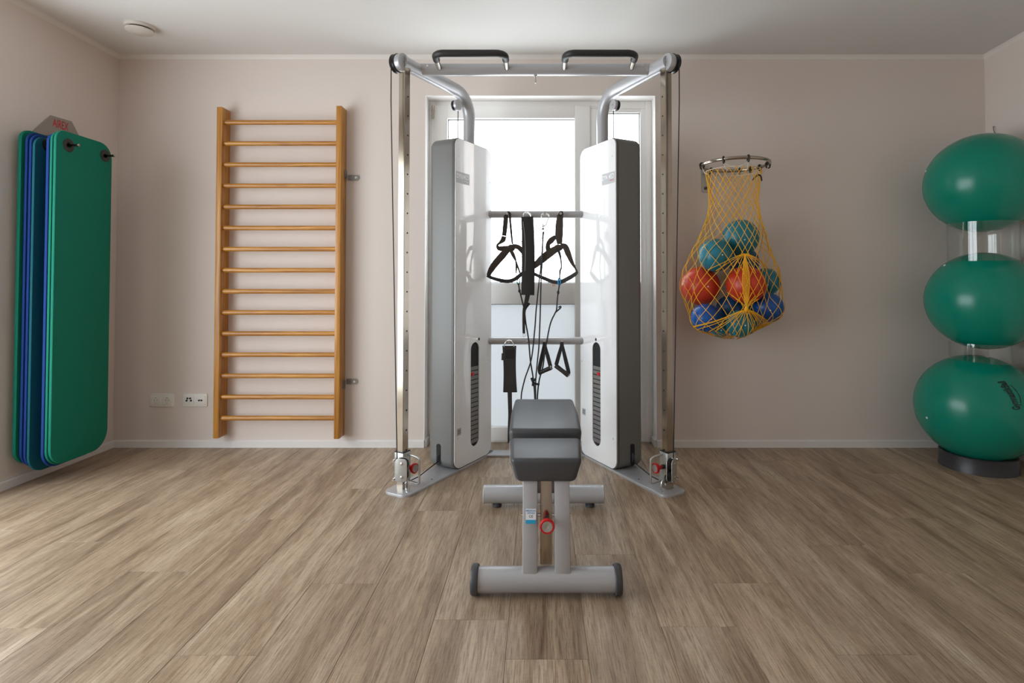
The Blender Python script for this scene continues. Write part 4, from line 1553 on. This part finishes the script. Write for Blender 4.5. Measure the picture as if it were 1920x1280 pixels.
for j in range(NT):            # the net hangs taut: no hollows between neck and widest balls
    hl = []
    for i in range(NZ):
        p = (i, rad[i, j])
        while len(hl) >= 2 and (hl[-1][1] - hl[-2][1]) * (p[0] - hl[-2][0]) <= (p[1] - hl[-2][1]) * (hl[-1][0] - hl[-2][0]):
            hl.pop()
        hl.append(p)
    env = np.interp(np.arange(NZ), [q[0] for q in hl], [q[1] for q in hl])
    # a little slack above the pile so that the neck stays slim
    sl = np.clip((np.arange(NZ) / NZ - .14) / .50, 0, 1)
    sl = sl * sl * (3 - 2 * sl)
    rad[:, j] = np.maximum(rad[:, j], rad[:, j] + (env - rad[:, j]) * sl)
for _ in range(1):
    rp = np.pad(rad, ((1, 1), (0, 0)), mode='edge')
    rad = np.maximum(rad, (rp[:-2] + rp[2:]) / 2)


def surf(t, z, off=0.0):
    fi = (zt_ - z) / (zt_ - zb_) * (NZ - 1)
    i = int(max(0, min(NZ - 2, math.floor(fi))))
    u = min(max(fi - i, 0), 1)
    ft = (t % (2 * math.pi)) / (2 * math.pi) * NT
    j = int(ft) % NT
    w = ft - int(ft)
    r = (rad[i, j] * (1 - w) + rad[i, (j + 1) % NT] * w) * (1 - u) + (rad[i + 1, j] * (1 - w) + rad[i + 1, (j + 1) % NT] * w) * u
    r += off
    y = axis_y + r * math.sin(t)
    return Vector((axis_x + r * math.cos(t), min(y, YB - .004), z))


bm = NB()
NS = 24
rm = rad.mean(axis=1)
adv = np.concatenate([[0], np.cumsum((zs[:-1] - zs[1:]) / np.maximum(rm[:-1], .10))]) * .62
for fam in (-1, 1):
    for k in range(NS):
        t0 = 2 * math.pi * k / NS + random.uniform(-.05, .05)
        pts = []
        for q in range(74):
            u = q / 73
            z = zt_ + (zb_ - zt_) * u
            t = t0 + fam * (float(np.interp(u * (NZ - 1), np.arange(NZ), adv)) + .05 * math.sin(11 * u + k))
            pts.append(surf(t, z, .0022))
        tube(bm, pts, .0017, 5)
# gathered knot at the front with strands fanning from it
tk, zk = -math.pi / 2 - .05, at(0, 579, 3.0).z
tu, zu = -math.pi / 2 - .03, at(0, 476, 3.05).z
for k in range(17):
    t1 = -math.pi / 2 + (k - 8) * .19 + random.uniform(-.04, .04)
    z1 = zb_ + .02 + .035 * abs(k - 8) / 8 + random.uniform(0, .02)
    tube(bm, [surf(tk + (t1 - tk) * (u ** .8), zk + (z1 - zk) * u - .02 * math.sin(math.pi * u) * (abs(k - 8) / 8), .004) for u in [q / 12 for q in range(13)]], .0019, 5)
for k in range(7):
    o_ = (k - 3) * .03
    tube(bm, [surf(tk + (tu - tk) * u + o_ * math.sin(math.pi * u) , zk + (zu - zk) * u, .004) for u in [q / 12 for q in range(13)]], .0019, 5)
for k in range(12):
    o_ = (k - 5.5) * .16
    z1 = at(0, 515 - 9 * abs(k - 5.5) / 5.5, 3.05).z
    tube(bm, [surf(tu + o_ * u, zu + (z1 - zu) * u ** 1.4, .004) for u in [q / 8 for q in range(9)]], .0019, 5)
for k in range(10):
    o_ = (k - 4.5) * .10
    z1 = at(0, 548 + 6 * (k % 3), 3.0).z
    tube(bm, [surf(tk + o_ * u, zk + (z1 - zk) * u ** .7, .004) for u in [q / 8 for q in range(9)]], .0019, 5)
sphere(bm, surf(tk, zk, .005), .012, 12, 8, (1, .6, 1.2))
net = obj('netting', bm, M['net'], hoop, 180)
net['kind'] = 'stuff'
# pale cords from the hoop ties to the top of the net
bm = NB()
tops = [surf(2 * math.pi * k / 16, zt_, .002) for k in range(16)]
tube(bm, tops, .0022, 6, closed=True)
for an in hook_angles:
    a = math.radians(an)
    p = ring_c + Vector((RR * math.cos(a), RR * math.sin(a), -.016))
    q = surf(a + .12, zt_ - .02, .002)
    tube(bm, [p, (p + q) / 2 - Vector((0, 0, .012)), q], .0022, 6)
for a0, a1_ in ((-128, -88), (-88, -45), (-45, -4)):
    A_, B2 = [ring_c + Vector((RR * math.cos(math.radians(a)), RR * math.sin(math.radians(a)), -.02)) for a in (a0, a1_)]
    if a0 == -45:
        A_ = surf(math.radians(-45), zt_ - .05, .002)
    if a1_ == -45:
        B2 = surf(math.radians(-45), zt_ - .05, .002)
    tube(bm, [A_ + (B2 - A_) * u - Vector((0, 0, .03 * math.sin(math.pi * u) * (1 if a0 == -128 else 0))) for u in [q / 8 for q in range(9)]], .0020, 6)
obj('drawstring', bm, M['rope'], hoop)
p = surf(-.75, zt_ - .055, .004)
bm = NB(); tube(bm, catmull([p + Vector((-.035, 0, -.016)), p + Vector((-.010, -.002, .012)), p + Vector((.010, -.002, .008)), p + Vector((.016, 0, -.020))], 4), .0045, 8)
obj('loose_tie', bm, M['black'], hoop)

# ------------------------------------------------------------------ stacked exercise balls
YBL = 3.08
info = [('top', 1842, 343.5, .279, 'large green exercise ball on top of the stack in the right corner'),
        ('mid', 1843, 563.5, .274, 'large green exercise ball in the middle of the stack in the right corner'),
        ('low', 1831, 763, .294, 'large green exercise ball with black lettering at the bottom of the stack')]
bc = []
for nm, px, py, r, lab in info:
    c = at(px, py, YBL)
    bc.append((c, r))
    b_ = thing('exercise_ball', lab, 'exercise ball', (c.x, c.y, c.z - r), 'stacked green exercise balls')
    bm = NB(); sphere(bm, c, r, 72, 44, (1.0, 1.0, .985))
    sk = obj('ball_skin', bm, M['ballgreen'], b_, 180)
    vpx = {'top': (1736, 321), 'mid': (1771, 497), 'low': (1738, 783)}[nm]
    d_ = at(vpx[0], vpx[1], YBL) - Vector((0, 0, CAM_H)) - Vector((0, 0, 0))
    # valve where the view ray first meets the ball
    o0 = Vector((0, 0, CAM_H)); dd = (at(vpx[0], vpx[1], 3.0) - o0).normalized()
    oc = o0 - c
    B2 = oc.dot(dd); disc = B2 * B2 - (oc.dot(oc) - r * r)
    hit = o0 + dd * (-B2 - math.sqrt(max(disc, 0)))
    nn = (hit - c).normalized()
    bm = NB(); lathe(bm, c + nn * (r * .992), nn, [(.006, 0), (.006, .004), (.003, .005), (0, .005)], 12)
    obj('valve', bm, M['sticker'], b_)
    if nm == 'low':
        e1 = None
        o0 = Vector((0, 0, CAM_H))

        def hitp(px_, py_):
            dd = (at(px_, py_, 3.0) - o0).normalized()
            oc = o0 - c
            B2 = oc.dot(dd); disc = B2 * B2 - (oc.dot(oc) - r * r)
            return (o0 + dd * (-B2 - math.sqrt(max(disc, 0))) - c).normalized()
        n0, n1 = hitp(1908, 769), hitp(1877, 713)      # first and last letter
        nc = ((n0 + n1) / 2).normalized()
        ex = (n1 - n0); ex = (ex - nc * ex.dot(nc)).normalized()
        ey = nc.cross(ex)
        L_ = math.acos(max(-1, min(1, n0.dot(n1)))) * r

        def onball(x, y, k):
            v_ = (nc + ex * (x * k / r) + ey * (y * k * 1.9 / r)).normalized()
            v_ = Vector((v_.x, v_.y, v_.z * .985))
            return c + v_ * (r + .0012)
        bm = text('GymnastikBall', .1, lambda x, y: Vector((x, y, 0)), .12, 3, .03)
        xs = [v_.co.x for v_ in bm.verts]
        k_ = L_ / (max(xs) - min(xs))
        # split long edges a little so that the lettering follows the curve
        for v_ in bm.verts:
            v_.co = onball(v_.co.x, v_.co.y, k_)
        obj('lettering', bm, M['ink_k'], b_)['label'] = 'black script lettering'
        bm = NB()
        rows = [[bm.verts.new(onball(-L_ * .30 / k_ + L_ * .62 / k_ * q / 10, (yy * .55 - .006 * math.sin(math.pi * q / 10)) / k_, k_)) for q in range(11)] for yy in (-.026, -.030)]
        for q in range(10):
            bm.faces.new([rows[0][q], rows[0][q + 1], rows[1][q + 1], rows[1][q]])
        obj('underline', bm, M['ink_k'], b_)
        bm = text('75', .02, lambda x, y: c + (hitp(1749.5, 781) + Vector((0, 0, 1)) * (y / r) + Vector((1, -.3, 0)).normalized() * (x / r)).normalized() * (r + .0005))
        obj('size_mark', bm, M['ink_k'], b_)


def acrylic(name, c, r, z0, z1, lab):
    b = NB()
    seg = 64
    for r_ in (r, r - .003):
        pass
    lathe(b, (c.x, c.y, z0), (0, 0, 1), [(r - .003, 0), (r, 0), (r, z1 - z0), (r - .003, z1 - z0), (r - .003, 0)], seg)
    return tag(obj(name, b, M['acryl'], None), lab, 'ring')


(c0, r0_), (c1, r1_), (c2, r2_) = bc
ra = .163
acrylic('ball_ring', (c0 + c1) / 2, ra, c1.z + math.sqrt(r1_ ** 2 - ra ** 2) * .985 + .001, c0.z - math.sqrt(r0_ ** 2 - ra ** 2) * .985 - .001 + .0, 'clear acrylic ring between the top and middle green balls')
ra2 = .140
cm = (c1 + c2) / 2
acrylic('ball_ring', cm, ra2, c2.z + math.sqrt(r2_ ** 2 - ra2 ** 2) * .985 + .001, c1.z - math.sqrt(r1_ ** 2 - ra2 ** 2) * .985 - .001, 'clear acrylic ring between the middle and bottom green balls')
rb_ = .178
zt2 = c2.z - math.sqrt(r2_ ** 2 - (rb_ - .022) ** 2) * .985 - .001
bm = NB()
lathe(bm, (c2.x, c2.y, 0), (0, 0, 1), [(rb_ - .022, 0), (rb_ + .004, 0), (rb_ + .004, .004), (rb_, .010), (rb_, zt2 - .004), (rb_ - .004, zt2), (rb_ - .022, zt2), (rb_ - .022, 0)], 64)
tag(obj('ring_stand', bm, M['ringbase'], None), 'dark grey ring stand under the bottom green ball', 'stand')

# thin dark hook on the right wall above the balls
pA, pB = Vector(at(1866, 237, 3.25)), Vector(at(1871, 251, 3.25))


def onright(px, py):
    o0 = Vector((0, 0, CAM_H)); dd = (at(px, py, 3.0) - o0)
    nr = Vector((-1, SL, 0)); p0 = Vector((XR, YB, 0))
    t = (p0 - o0).dot(nr) / dd.dot(nr)
    return o0 + dd * t


bm = NB()
pA, pB = onright(1866, 237), onright(1871, 252)
off = Vector((-1, SL, 0)).normalized()
tube(bm, [pA + off * .002, pA + off * .012, (pA + pB) / 2 + off * .016, pB + off * .012], .0022, 8)
tag(obj('wall_hook', bm, M['trim'], None), 'thin dark hook on the right wall above the top green ball', 'hook')
